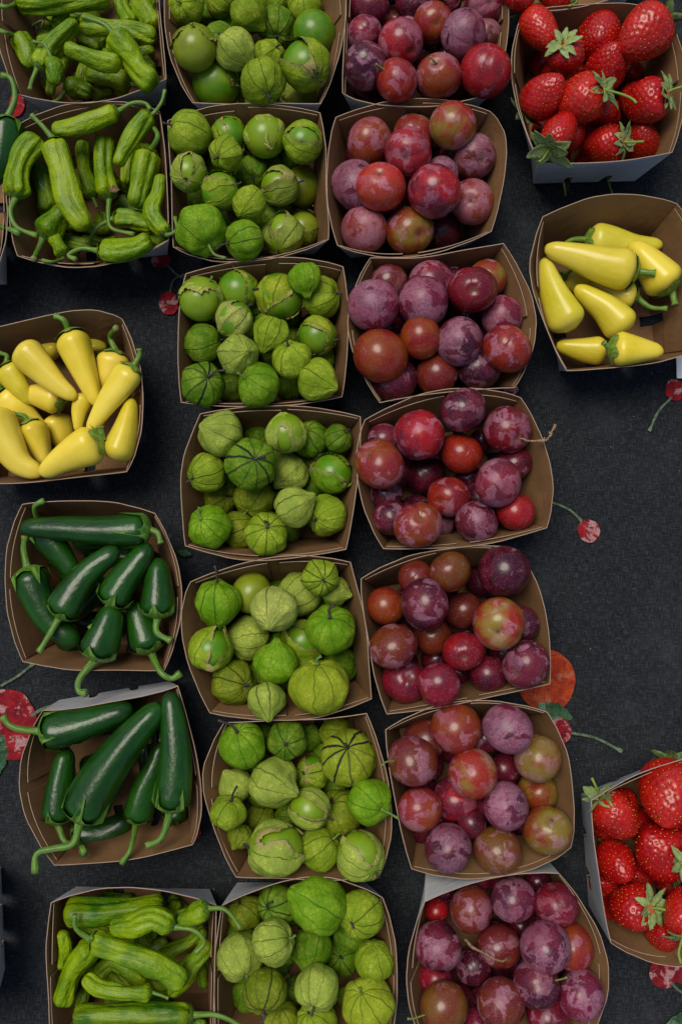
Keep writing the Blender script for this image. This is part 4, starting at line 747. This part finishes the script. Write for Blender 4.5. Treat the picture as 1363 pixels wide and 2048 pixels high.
def build_tom(it, i):
    g = np.random.default_rng(1000 + i); c, r = spheres(it, it['z'], *it['d'])[0]; o = it['o']; f = lambda q: cv(it['cr'], *q)
    if it['c'].startswith('bare'):
        ax = unit(g.normal(size=3)); e1, e2 = ortho(ax, g); ph, th = sph_rings(40, 24)
        dr = np.sin(ph)[..., None] * (np.cos(th)[..., None] * e1 + np.sin(th)[..., None] * e2) + np.cos(ph)[..., None] * ax
        rr = r * (1 + .02 * waves(dr, i, 2)) * (1 - .1 * np.exp(-(ph / .25) ** 2)) * np.where(np.abs(np.cos(ph)) > 0, 1 - .06 * np.cos(ph) ** 2, 1)
        ob = rings_obj('tomatillo', dr * rr[..., None], ax * r * .84, -ax * r * .94, M['tfruit'], None, c)
        ob.color = (.065, .19, .002, 1) if it['c'] == 'bare' else (.17, .22, .006, 1)
        return tag(ob, lab(it), 'tomatillo', grp(it))
    if 's' in o: ax = axis_from(it, c, *f(o['s']))
    elif 't' in o: ax = -axis_from(it, c, *f(o['t']))
    else:
        ax = unit(g.normal(size=3) * A([1, 1, .6]) + A([0, 0, .2]))
    e1, e2 = ortho(ax, g); nu, nv = 50, 32; ph, th = sph_rings(nu, nv)
    dr = np.sin(ph)[..., None] * (np.cos(th)[..., None] * e1 + np.sin(th)[..., None] * e2) + np.cos(ph)[..., None] * ax
    tip = o.get('tip', .24 if 't' in o else g.uniform(.0, .12)); lo = o.get('long', 1.0); k5 = g.uniform(.020, .050); p5 = g.uniform(0, 6)
    sn = np.sin(ph)
    rr = 1 - .13 * np.exp(-(ph / .30) ** 2) + tip * np.exp(-((math.pi - ph) / .30) ** 2) + 0 * th
    rr = rr * (1 + k5 * np.cos(5 * th + p5) * sn + .011 * np.cos(10 * th + 2 * p5) * sn)
    cr = np.abs(waves(dr, i * 7 + 1, 5)); rr = rr * (1 + .036 * waves(dr, i * 7, 2.4) - .045 * cr + .012 * waves(dr, i * 7 + 2, 15))
    # pleats towards the tip
    rr = rr * (1 + .03 * np.cos(10 * th + p5) * np.exp(-((math.pi - ph) / .55) ** 2))
    pos = dr * (rr * r * (1.06 if 't' not in o else 1.03))[..., None]
    lat = 1 - (.85 if lo > 1.12 else .30 if 't' in o else .10) * np.clip((ph - 1.45) / 1.5, 0, 1) ** 1.6 + 0 * th
    al = (pos @ ax)[..., None] * ax; pos = (pos - al) * lat[..., None] * (1.0 if lo == 1 else 1.02) + al * (g.uniform(.90, 1.0) if lo == 1 else lo)
    p0 = ax * r * .80 * lo; p1 = -ax * r * (1.0 + tip) * (lo if lo != 1 else .95)
    root = empty('tomatillo', c); tag(root, lab(it), 'tomatillo', grp(it)); keep = None; tear = np.zeros((nv, nu))
    if 'w' in o:
        wx, wy, ang = o['w']; wd = axis_from(it, c, *f((wx, wy))); al_ = R(ang)
        # slit: longer along the ribs than across for narrow openings
        cosd = np.clip(dr @ wd, -1, 1); ad = np.arccos(cosd)
        if ang < 45:
            mer = unit(np.cross(np.cross(wd, ax), wd)); side = np.cross(wd, mer)
            a1 = dr @ mer; a2 = dr @ side; ad = np.where(cosd > 0, np.sqrt((a1 / 1.5) ** 2 + (a2 * 1.55) ** 2 + 1e-9), 3)
            al_ = math.sin(al_)
        edge = al_ * (1 + .16 * waves(dr, i + 77, 5) + .10 * np.abs(waves(dr, i + 78, 17)))
        dd = ad - edge                                  # <0 inside the opening
        fc = (dd + np.roll(dd, -1, 1)); fc = (fc[:-1] + fc[1:]) / 4; keep = fc > 0
        kv = np.zeros((nv, nu)); rv = np.zeros((nv, nu))
        for di in (0, 1):
            for dj in (0, 1):
                kk = np.roll(keep, dj, 1); kv[di:nv - 1 + di] += kk; rv[di:nv - 1 + di] += ~kk
        lip = ((kv > 0) & (rv > 0))[..., None]; tg = dr - wd * (dr @ wd)[..., None]; tg /= np.linalg.norm(tg, axis=-1)[..., None] + 1e-6
        pos = pos - np.where(lip, tg * (np.clip(dd, -.13, .13) * r * .9)[..., None], 0)
        tear = np.exp(-(np.clip(dd, 0, 9) / .10) ** 2) * (dd > -.3)
        lift = np.exp(-(dd / .16) ** 2) * (.07 + .05 * waves(dr, i + 79, 7)); pos = pos * (1 + np.clip(lift, 0, .13))[..., None]
        # where rows are pushed just outside the opening, snap them to its lip so the edge is clean
    h = rings_obj('husk', pos, p0, p1, M['husk'], root, None, keep, {'tear': tear})
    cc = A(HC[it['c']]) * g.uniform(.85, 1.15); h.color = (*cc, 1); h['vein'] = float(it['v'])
    if 'w' in o:
        ph, th = sph_rings(36, 22); d2 = np.sin(ph)[..., None] * (np.cos(th)[..., None] * e1 + np.sin(th)[..., None] * e2) + np.cos(ph)[..., None] * ax
        fr = rings_obj('fruit', d2 * (r * .985) * (1 + .01 * waves(d2, i, 2))[..., None], ax * r * .985, -ax * r * .985, M['tfruit'], root)
        fr.color = {'o': (.15, .19, .004, 1), 'p': (.15, .27, .004, 1), 'y': (.075, .20, .002, 1)}.get(it['c'], (.075, .22, .002, 1))
    if 's' in o or ax[2] > .1:
        st = ax * r * .84
        if 'stem' in o:
            pts = stem_pts(it, c + ax * r * .8, [f(q) for q in o['stem']], c + st, .004)
        else:
            bend = unit(ax + .5 * g.normal(size=3) * A([1, 1, .3])); pts = [c + st, c + st + ax * r * .17, c + st + ax * r * .2 + bend * r * g.uniform(.12, .30)]
        pa = spline([q - c for q in pts], 9); w = max(.0009, r * .052)
        s_ = tube('stem', pa, [w * 1.9, w * 1.25] + [w] * 5 + [w * 1.15, w * 1.25], M['dstem'] if it['v'] > .55 else M['stem'], root, None, 8)
        s_.color = (.11, .20, .03, 1)
def build_plum(it, i):
    g = np.random.default_rng(3000 + i); c, r = spheres(it, it['z'], *it['d'])[0]; o = it['o']; f = lambda q: cv(it['cr'], *q)
    ax = axis_from(it, c, *f(o['p'])) if 'p' in o else unit(A([g.normal(), g.normal(), -abs(g.normal()) * .8 - .25]))
    e1, e2 = ortho(ax, g); nu, nv = 42, 28; ph, th = sph_rings(nu, nv)
    dr = np.sin(ph)[..., None] * (np.cos(th)[..., None] * e1 + np.sin(th)[..., None] * e2) + np.cos(ph)[..., None] * ax
    t2 = (th + math.pi) % (2 * math.pi) - math.pi
    rr = 1 - .12 * np.exp(-(ph / .22) ** 2) - .05 * np.exp(-(ph / .5) ** 2) - .03 * np.exp(-((math.pi - ph) / .22) ** 2) - .045 * np.exp(-(t2 / .15) ** 2) * np.sin(ph) ** .5
    rr = rr * (1 + .034 * waves(dr, i * 5, 1.7) + .004 * waves(dr, i * 5 + 1, 7)); pos = dr * (rr * r * 1.055)[..., None]
    q = e1 * g.uniform(.93, 1.0); al = (pos @ e1)[..., None] * e1; pos = pos - al * (1 - g.uniform(.88, .99)); al = (pos @ ax)[..., None] * ax; pos = pos - al * (1 - g.uniform(.94, 1.03))
    multi = 'stem' in o or 'twig' in o
    root = empty('plum', c) if multi else None
    ob = rings_obj('skin' if multi else 'plum', pos, pos[0].mean(0) * .985, pos[-1].mean(0), M['plum'], root, None if multi else c)
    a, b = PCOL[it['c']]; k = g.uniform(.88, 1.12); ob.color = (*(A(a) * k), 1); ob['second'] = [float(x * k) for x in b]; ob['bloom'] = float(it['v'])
    tag(root or ob, lab(it), 'plum', grp(it))
    if multi:
        src = o.get('stem') or o['twig']; st = ax * r * .80
        pts = stem_pts(it, c + ax * r, [f(q) for q in src], c + st, .004); pa = spline([q - c for q in pts], 14 if 'twig' in o else 9)
        if 'twig' in o:
            pa = pa + g.normal(size=pa.shape) * .00035; w = .00075
            s_ = tube('stalk', pa, [w * 1.6, w] + [w * (1 + .5 * abs(g.normal())) for _ in range(12)], M['twig'], root, None, 7)
            for q in range(5):
                m_ = pa[6 + q]; e = unit(g.normal(size=3) * A([1, 1, .4])) * g.uniform(.002, .004)
                tube('twig_spur', A([m_, m_ + e * .5, m_ + e]), [w * .9, w * .8, w * .9], M['twig'], root, None, 6)
        else:
            w = .0008; s_ = tube('stalk', pa, [w * 1.4, w * 1.1] + [w] * 5 + [w * 1.2, w * 1.5], M['stem'], root, None, 8); s_.color = (.20, .20, .03, 1)
def leaf(name, base, direction, up, L, W, curl, root, col, g, mat=None, serr=0):
    direction = unit(direction); side = unit(np.cross(direction, up)); nrm = np.cross(side, direction)
    n, m = 9, 5; V = []; UV = []; F = []; T = []
    sk = g.normal() * .15
    for i in range(n):
        t = i / (n - 1); w = W * (math.sin(math.pi * min(1, .12 + .88 * t) ** .85) ** .75) * (1 if t < .999 else 0.05) if t > 0 else W * .35
        a = curl * t; cen = base + direction * L * (math.sin(a) / a if abs(a) > .01 else 1) * t + nrm * L * t * ((1 - math.cos(a)) / a if abs(a) > .01 else 0)
        cen = cen + side * sk * L * t * t
        for j in range(m):
            s = (j - 2) / 2; e = (1 + (serr * (.12 if i % 2 else -.10)) * abs(s)) 
            p = cen + side * w * s * e + nrm * (abs(s) ** 1.5) * w * .35 + nrm * .0003 * g.normal()
            T.append((.5 + s / 2, t)); V.append(p)
    for i in range(n - 1):
        for j in range(m - 1):
            a = [i * m + j, i * m + j + 1, (i + 1) * m + j + 1, (i + 1) * m + j]; F.append(a)
    N0 = len(V); V2 = [v - nrm * .00035 for v in V]; F2 = [[x + N0 for x in f_[::-1]] for f_ in F]
    rim = [j for j in range(m)] + [i * m + m - 1 for i in range(1, n)] + [(n - 1) * m + j for j in range(m - 2, -1, -1)] + [i * m for i in range(n - 2, 0, -1)]
    F3 = [[rim[k], rim[k - 1], rim[k - 1] + N0, rim[k] + N0] for k in range(len(rim))]
    FF = F + F2 + F3; TT = T + T
    uv = [TT[x] for f_ in FF for x in f_]
    o = mesh_obj(name, V + V2, FF, mat or M['leaf'], root, None, True, uv); o.color = (*col, 1); return o
def build_straw(it, i):
    g = np.random.default_rng(5000 + i); c, w = spheres(it, it['z'], *it['d'])[0]; o = it['o']; l = it['l'] / it['pts'][0][2] * w; f = lambda q: cv(it['cr'], *q)
    cx, cy, sg = it['cal']; x0, y0, r0 = it['pts'][0]; px, py = f((cx, cy)); dx = (px - x0) / it['l']; dy = -(py - y0) / it['l']; d = math.hypot(dx, dy)
    if d > .95: dx *= .95 / d; dy *= .95 / d; d = .95
    r_, u_, n_ = basis(c); ax = unit(dx * r_ + dy * u_ + sg * math.sqrt(1 - d * d) * n_)     # towards the leafy crown
    e1, e2 = ortho(ax, g); nu, nv = 84, 62
    s = np.linspace(0, 1, nv + 2)[1:-1][:, None]; th = np.linspace(0, 2 * math.pi, nu, endpoint=False)[None]
    tt = .5 - .5 * np.cos(math.pi * s)
    def prof(t):
        sh = .36; a = np.clip(t / sh, 0, 1); b = np.clip((t - sh) / (1 - sh), 0, 1)
        return np.where(t < sh, np.sqrt(np.clip(1 - (1 - a) ** 2.3, 0, 1)), np.clip(1 - b ** 1.9, 0, 1) ** .62)
    sq = g.uniform(.88, 1.0); lob = g.uniform(.0, .05)
    def surf(t, th):
        rr = prof(t) * w * (1 + lob * np.cos(2 * th + i) + .03 * np.sin(3 * th + 2 * i)); z = l * (1 - 2 * t)
        return rr[..., None] * (np.cos(th)[..., None] * e1 + sq * np.sin(th)[..., None] * e2) + z[..., None] * ax
    pos = surf(tt + 0 * th, th + 0 * tt); dirs = pos / np.linalg.norm(pos, axis=-1)[..., None]
    pos = pos * (1 + .025 * waves(dirs, i, 2.5))[..., None]
    NS = 230; ga = 2.39996; k = np.arange(NS); ts = .06 + .92 * (k + .5) / NS; tts = ts; ths = (k * ga) % (2 * math.pi)
    sp = surf(tts, ths); sd = sp / np.linalg.norm(sp, axis=-1)[:, None]; sp = sp * (1 + .025 * waves(sd, i, 2.5))[:, None]
    flat = pos.reshape(-1, 3); sp = sp + g.normal(size=sp.shape) * w * .022; D = np.sqrt(((flat[:, None] - sp[None]) ** 2).sum(-1)).min(1); rad = w * .060
    dim = np.exp(-(D / rad) ** 2).reshape(nv, nu)
    area = np.sqrt(np.clip(prof(tt), 0, 1)) + 0 * th
    pos = pos * (1 - .075 * dim * area + .022)[..., None]
    root = empty('strawberry', c); tag(root, lab(it), 'strawberry', grp(it))
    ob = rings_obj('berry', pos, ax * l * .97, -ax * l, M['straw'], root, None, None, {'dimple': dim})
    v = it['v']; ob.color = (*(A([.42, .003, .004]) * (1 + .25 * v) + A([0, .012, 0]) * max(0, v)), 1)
    V = []; F = []
    for q in range(NS):
        if prof(tts[q]) < .15: continue
        p = sp[q] * .976 * g.uniform(.995, 1.004); n = sd[q]; t_ = unit(ax - n * (ax @ n)); b_ = np.cross(n, t_); a_, w_, h_ = w * .038, w * .022, w * .018; o0 = len(V)
        V += [p - t_ * a_, p + b_ * w_ - t_ * a_ * .2, p + t_ * a_, p - b_ * w_ - t_ * a_ * .2, p + n * h_, p - n * h_]
        for a, b in ((0, 1), (1, 2), (2, 3), (3, 0)): F += [(o0 + a, o0 + b, o0 + 4), (o0 + b, o0 + a, o0 + 5)]
    mesh_obj('seeds', V, F, M['seed'], root, None, True)['kind'] = 'stuff'
    big = o.get('big', 1.0); nl = 9 if sg > 0 else 7; cb = ax * l * .97
    tone = A([.24, .33, .105]) if sg > 0 else A([.035, .085, .02])
    if sg > 0 or d > .3:
        for q in range(nl):
            a = 2 * math.pi * q / nl + g.uniform(-.25, .25); rd = math.cos(a) * e1 + math.sin(a) * e2
            leaf('sepal', cb + rd * w * .05, rd + ax * g.uniform(-.05, .45), ax, w * g.uniform(.75, 1.12) * big, w * g.uniform(.18, .27) * big ** 1.2, g.uniform(-1.1, .5), root, tone * g.uniform(.7, 1.25), g, None, .6)
        if 'stem' in o: pts = [q - c for q in stem_pts(it, c + cb, [f(q) for q in o['stem']], c + cb, .006)]
        else: pts = [cb, cb + ax * w * .2, cb + ax * w * .35 + e1 * w * .1]
        pa = spline(pts, 9); rr = .0011; s_ = tube('stem', pa, [rr * 1.6] + [rr] * 7 + [rr * 1.15], M['stem'], root, None, 8); s_.color = (.24, .34, .03, 1)
PPC = dict(wrinkled=(A([.016, .095, .001]), A([.110, .235, .001]), A([.24, .34, .002])), chili=(A([.003, .022, .002]), A([.007, .055, .003]), A([.018, .100, .004])), wax=(A([.46, .46, .004]), A([.78, .58, .014]), A([.86, .62, .050])))
def build_pep(it, i):
    g = np.random.default_rng(7000 + i); k = it['kind']; zc = it['z']; n = 46; m = 42 if k == 'wrinkled' else 28
    p2 = spline(it['path'], n); c0, t0 = P(*it['path'][0], zc); W = it['w'] * t0 / F_PX * (.92 if k == 'wrinkled' else 1.08)
    path = A([P(q[0], q[1], zc)[0] for q in p2]) + A([it['d'][0], it['d'][1], 0]); Lp = np.linalg.norm(np.diff(path, axis=0), axis=1).sum()
    s = np.linspace(0, 1, n); a0 = unit(path[1] - path[0]); a1 = unit(path[-1] - path[-2]); ex = {'wrinkled': .20, 'chili': .18, 'wax': .22}[k] * W
    full = np.vstack([path[0] - a0 * ex, path, path[-1] + a1 * ex * .8])
    if Lp < 2.3 * W:         # seen end on: the rest of it dives down into the pile
        dv = (2.5 * W - Lp); full = np.vstack([full, full[-1] + a1 * dv + A([0, 0, -max(0, min(dv * .35, zc - .016))])])
    q_ = np.linalg.norm(np.diff(full, axis=0), axis=1); q_ = np.concatenate([[0], np.cumsum(q_)]); s2 = np.linspace(0, q_[-1], n)
    path = np.stack([np.interp(s2, q_, full[:, a_]) for a_ in range(3)], -1)
    for _ in range(6): path[1:-1] = (path[:-2] + 2 * path[1:-1] + path[2:]) / 4
    Lp = np.linalg.norm(np.diff(path, axis=0), axis=1).sum()
    # extend so the rounded ends fill the outline
    sl = g.uniform(-.004, .002) if it['ly'] > 1 else 0; path[:, 2] += sl * s
    T, N, B = frames(path); asp = W / max(Lp, 1e-4)
    if k == 'wrinkled':
        ends = np.clip(s / (.55 * asp + .02), 0, 1); tail = np.clip((1 - s) / (.5 * asp + .03), 0, 1)
        pr = np.sqrt(1 - (1 - ends) ** 2) * np.sqrt(1 - (1 - tail) ** 2.2) * (1.0 + .08 * np.sin(s * 7 + i) - .26 * s)
        pr[0] = max(pr[0], .3)
    elif k == 'chili':
        ends = np.clip(s / (.6 * asp + .02), 0, 1); tail = np.clip((1 - s), 0, 1)
        pr = np.sqrt(1 - (1 - ends) ** 2.4) * np.clip(1 - .52 * s ** 1.5, 0, 1) * np.sqrt(np.clip(1 - (1 - np.clip(tail / (.55 * asp + .04), 0, 1)) ** 2, 0, 1)); pr[0] = .35
    else:
        ends = np.clip(s / (.65 * asp + .03), 0, 1); tail = np.clip((1 - s) / (.30 * asp + .06), 0, 1)
        pr = np.sqrt(1 - (1 - ends) ** 2.3) * (1 - .68 * s ** 1.25) * np.sqrt(1 - (1 - tail) ** 2); pr[0] = .3
    th = np.linspace(0, 2 * math.pi, m, endpoint=False); S, TH = np.meshgrid(s, th, indexing='ij')
    cyl = np.stack([np.cos(TH), np.sin(TH), S * Lp / W * .5], -1)
    if k == 'wrinkled':
        tw = g.uniform(-1.2, 1.2) * S
        w1 = np.abs(waves(cyl * A([2.5, 2.5, .8]), i + 5, 1)); w2 = np.abs(waves(cyl * A([4.6, 4.6, .9]), i + 6, 1)); mod = .78 + .06 * np.cos(3 * TH + tw + i) + .11 * waves(cyl * A([1.6, 1.6, 1.6]), i, 1) + .46 * np.minimum(w1, .6) + .20 * np.minimum(w2, .5) + .14 * np.minimum(np.abs(waves(cyl * A([2.2, 2.2, 2.4]), i + 8, 1)), .6) - .06 + .02 * waves(cyl * A([1, 1, .8]), i + 9, 5)
    elif k == 'chili': mod = 1 + .03 * np.cos(3 * TH + i) + .055 * waves(cyl, i, 1.4) + .012 * waves(cyl, i + 3, 5)
    else: mod = 1 + .05 * np.cos(3 * TH + i + S) + .045 * waves(cyl, i, 1.5) + .008 * waves(cyl, i + 3, 6)
    path0 = path.copy()
    if k != 'wax': path = path + (N * .4 + B) * (W * (.20 if k == 'wrinkled' else .08) * waves(cyl[:, 0], i + 40, 1.3 if k == 'wrinkled' else .8))[:, None]
    rad = W * pr[:, None] * mod
    rings = path[:, None] + rad[..., None] * (np.cos(TH)[..., None] * N[:, None] + np.sin(TH)[..., None] * B[:, None])
    cc = path[0].copy(); root = empty({'wrinkled': 'green_pepper', 'chili': 'chili_pepper', 'wax': 'yellow_pepper'}[k], cc); tag(root, lab(it), 'pepper' if k != 'chili' else 'chili', grp(it))
    rings = rings - cc; pA = path[0] - cc
    body = rings_obj('body', rings, pA - T[0] * W * .0, path[-1] - cc + T[-1] * W * .06, M[k], root)
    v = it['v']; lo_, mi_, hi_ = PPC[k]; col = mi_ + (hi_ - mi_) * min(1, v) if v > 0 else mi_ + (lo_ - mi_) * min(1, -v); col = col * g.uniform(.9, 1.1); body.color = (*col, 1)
    if it['stem']:
        # leafy cap hugging the shoulder
        nr = 5; mm = 30; th2 = np.linspace(0, 2 * math.pi, mm, endpoint=False); cr = []
        lobes = 5 + i % 2; reach = {'wrinkled': .68, 'chili': .82, 'wax': .66}[k]; sw = W * {'wrinkled': .23, 'chili': .21, 'wax': .18}[k]; sw = min(sw, .0036); sw = max(sw, .0013)
        for q in range(nr):
            t = q / (nr - 1); rr = sw + (W * reach * (1 + (.17 if t > .9 else .04) * np.cos(lobes * th2 + i)) - sw) * t ** .8 + 0 * th2
            # height of shoulder at this radius
            idx = np.interp(np.clip(rr / W, 0, .98), pr[:max(3, n // 4)], np.arange(max(3, n // 4))) / (n - 1) * Lp
            ctr = path[0] - cc
            hgt = -idx[:, None] * -1 * T[0] - T[0] * (W * .10 * (1 - t) + W * .06)
            cr.append(ctr + rr[:, None] * (np.cos(th2)[:, None] * N[0] + np.sin(th2)[:, None] * B[0]) * (1.10 + .08 * t) + hgt)
        cap = rings_obj('calyx', A(cr), None, None, M['calyx'], root); kc = {'wrinkled': (.075, .20, .008), 'chili': (.06, .19, .010), 'wax': (.20, .33, .03)}[k]; cap.color = (*kc, 1)
        hd = path[0] - T[0] * W * .06
        pts = stem_pts(it, path0[0], it['stem'], None, .004); pts = [hd] + [q for q in pts if np.linalg.norm(q - hd) > W * .35]
        if len(pts) == 1: pts.append(hd - T[0] * W * .6)
        pa = spline([q - cc for q in pts], 18); w0 = sw; ra = [w0 * 1.35, w0 * 1.1] + list(np.linspace(w0 * .95, w0 * .72, 12)) + [w0 * .74, w0 * .85, w0 * 1.0, w0 * .95]
        s_ = tube('stem', pa, ra, M['stem'], root, None, 12, .05); s_.color = (*{'wrinkled': (.09, .22, .012), 'chili': (.07, .20, .012), 'wax': (.12, .27, .02)}[k], 1)
for i, it in enumerate(ITEMS): {'tom': build_tom, 'plum': build_plum, 'straw': build_straw}.get(it['kind'], build_pep)(it, i)

# dried blossom left on one pepper
g = np.random.default_rng(3); it = [q for q in ITEMS if q['bk'] == 's2'][6]
fx, fy = cv('Z2', 868, 775); zc = it['z'] + .010; c, _ = P(fx, fy, zc); c = c + A([*it['d'], 0]); fl = empty('dried_flower', c)
tag(fl, 'dried orange brown blossom stuck on a pepper in the second green pepper basket', 'dried flower')
for q in range(6):
    a = math.radians(35 + q * 24); leaf('petal', A([0, 0, 0.]), A([math.cos(a), math.sin(a), .35]), A([0, 0, 1.]), .0068, .0011, .5, fl, (.4, .2, .08), g, M['twig'])

# ------------------------------------------------------------------ table cloth with its printed fruit
N1 = 120; S = np.linspace(-1.3, 1.3, N1); X, Y = np.meshgrid(S, S, indexing='ij'); G = np.stack([X, Y, 0 * X], -1)
Zc = -.0016 + .0005 * waves(G, 5, 18) + .0004 * waves(G * A([1, .3, 1]), 6, 60); Vc = np.stack([X, Y, Zc], -1).reshape(-1, 3)
Fc = [(i * N1 + j, (i + 1) * N1 + j, (i + 1) * N1 + j + 1, i * N1 + j + 1) for i in range(N1 - 1) for j in range(N1 - 1)]
cloth = mesh_obj('tablecloth', Vc, Fc, M['cloth']); cloth['kind'] = 'structure'; cloth['label'] = 'black linen tablecloth with printed cherries under all the baskets'
lvl = [0]
def blob(name, px, py, rx, ry, rot, mat, seed, jag=.05, leafy=False):
    lvl[0] += 1; z = .0004 + .00007 * lvl[0]; c, t = P(px, py, z); k = t / F_PX; N = 44; V = [c]; 
    for q in range(N):
        a = 2 * math.pi * q / N; u = A([[math.cos(a), math.sin(a), 0.]]); e = 1 + jag * waves(u, seed, 3)[0] + jag * .5 * waves(u, seed + 1, 11)[0]
        if leafy: x = math.cos(a) * rx; y = math.sin(a) * ry * (1 - .5 * abs(math.cos(a)) ** 2) * (1.0 + .18 * ((q // 2) % 2)); 
        else: x = math.cos(a) * rx * e; y = math.sin(a) * ry * e
        cr_, sr = math.cos(rot), math.sin(rot); V.append(c + A([(x * cr_ - y * sr) * k, (x * sr + y * cr_) * k, 0]))
    mesh_obj(name, V, [(0, 1 + q, 1 + (q + 1) % N) for q in range(N)], mat, cloth, None, False)
def pstem(pts, w=2.4):
    lvl[0] += 1; z = .0004 + .00007 * lvl[0]; pp = spline(pts, 18); Wp = [P(x, y, z) for x, y in pp]; L = A([q[0] for q in Wp]); k = Wp[0][1] / F_PX
    T = np.gradient(L, axis=0); Nn = np.stack([-T[:, 1], T[:, 0], 0 * T[:, 0]], -1); Nn /= np.linalg.norm(Nn, axis=1)[:, None]
    ww = (w * k * (1 + .5 * (np.linspace(0, 1, 18) > .9)))[:, None]; V = list(L + Nn * ww) + list(L - Nn * ww)
    mesh_obj('printed_stem', V, [(i, i + 1, 19 + i, 18 + i) for i in range(17)], M['pstem'], cloth, None, False)
CH = M['pcherry']
blob('printed_peach', 1092, 1362, 60, 60, .3, M['porange'], 3, .04); blob('printed_leaf', 1108, 1424, 38, 17, -.35, M['pleaf'], 5, leafy=True)
blob('printed_cherry', 1118, 1462, 24, 27, .2, CH, 6); pstem([(1142, 1466), (1190, 1476), (1243, 1503)], 2.6)
blob('printed_cherry', 1176, 1062, 22, 23, 0, CH, 8); pstem([(1098, 1003), (1135, 1018), (1163, 1042)], 2.2)
blob('printed_cherry', 1350, 780, 21, 22, 0, CH, 9); pstem([(1342, 795), (1316, 822), (1297, 862)], 2.3)
blob('printed_cherry', 337, 606, 19, 25, 0, CH, 10); pstem([(340, 583), (347, 560), (368, 549)], 1.8); blob('printed_cherry', 322, 520, 20, 16, 0, CH, 11); pstem([(335, 530), (352, 548), (372, 560)], 1.8)
blob('printed_cherry', 18, 1450, 56, 74, .1, CH, 12, .04); pstem([(2, 1372), (36, 1352), (68, 1327)], 2.4); blob('printed_leaf', -2, 1512, 44, 16, 1.45, M['pleaf'], 13, leafy=True); pstem([(62, 1432), (85, 1418), (110, 1410)], 3)
blob('printed_cherry', 34, 210, 16, 24, 0, CH, 14); blob('printed_cherry', 1324, 1948, 27, 27, 0, CH, 15); blob('printed_cherry', 1362, 1944, 20, 24, 0, CH, 16); pstem([(1338, 1962), (1355, 1980), (1372, 1988)], 2.4)
blob('printed_leaf', 1362, 2042, 34, 14, .3, M['pleaf'], 17, leafy=True); blob('printed_cherry', 388, 1664, 14, 16, 0, CH, 18); blob('printed_leaf', 368, 1106, 16, 6, -.2, M['pleaf'], 19, leafy=True); blob('printed_cherry', 690, 4, 16, 16, 0, CH, 20); blob('printed_cherry', 1010, 778, 26, 14, 0, CH, 21)
for n_, pts in (('left', [(1124, 352), (1127, 372), (1130, 392)]), ('right', [(1212, 350), (1218, 372), (1224, 390)])):
    pp = A([P(x, y, .004)[0] for x, y in pts]); o_ = tube('strawberry_stalk', spline(pp, 8) - pp[0], [.0011] * 8, M['stem'], None, pp[0], 8); o_.color = (.12, .2, .03, 1)
    tag(o_, 'green stalk poking out of the %s slot of the upper strawberry basket' % n_, 'stalk')

# white card reaching out from under the right yellow pepper basket
a, _ = P(1348, 690, 0); b, _ = P(1460, 758, 0); x0, y1, x1, y0 = a[0], a[1], b[0], b[1]; z0, z1 = .0022, .0034
V = [(x0, y0, z0), (x1, y0, z0), (x1, y1 + .02, z0), (x0, y1 + .02, z0), (x0, y0, z1), (x1, y0, z1), (x1, y1 + .02, z1), (x0, y1 + .02, z1)]
tag(mesh_obj('paper_card', V, [(3, 2, 1, 0), (4, 5, 6, 7), (0, 1, 5, 4), (1, 2, 6, 5), (2, 3, 7, 6), (3, 0, 4, 7)], M['card'], None, None, False), 'plain white card sticking out under the right yellow pepper basket', 'card')
# crumbs and lint
g = np.random.default_rng(11); V = []; F = []
for q in range(110):
    x, y = g.uniform(0, 1363), g.uniform(0, 2048); c, _ = P(x, y, .0012); r = g.uniform(.0002, .0006); o0 = len(V)
    V += [c + A([r * math.cos(a) * g.uniform(.6, 1.6), r * math.sin(a), 0]) for a in (0, 1.6, 3.1, 4.7)] + [c + A([0, 0, r])]; F += [(o0, o0 + 1, o0 + 4), (o0 + 1, o0 + 2, o0 + 4), (o0 + 2, o0 + 3, o0 + 4), (o0 + 3, o0, o0 + 4), (o0 + 3, o0 + 2, o0 + 1, o0)]
tag(mesh_obj('crumbs', V, F, M['crumb'], None, None, False), 'tiny pale crumbs and lint scattered over the black cloth', 'crumbs', None, 'stuff')
print('ITEMS', len(ITEMS))
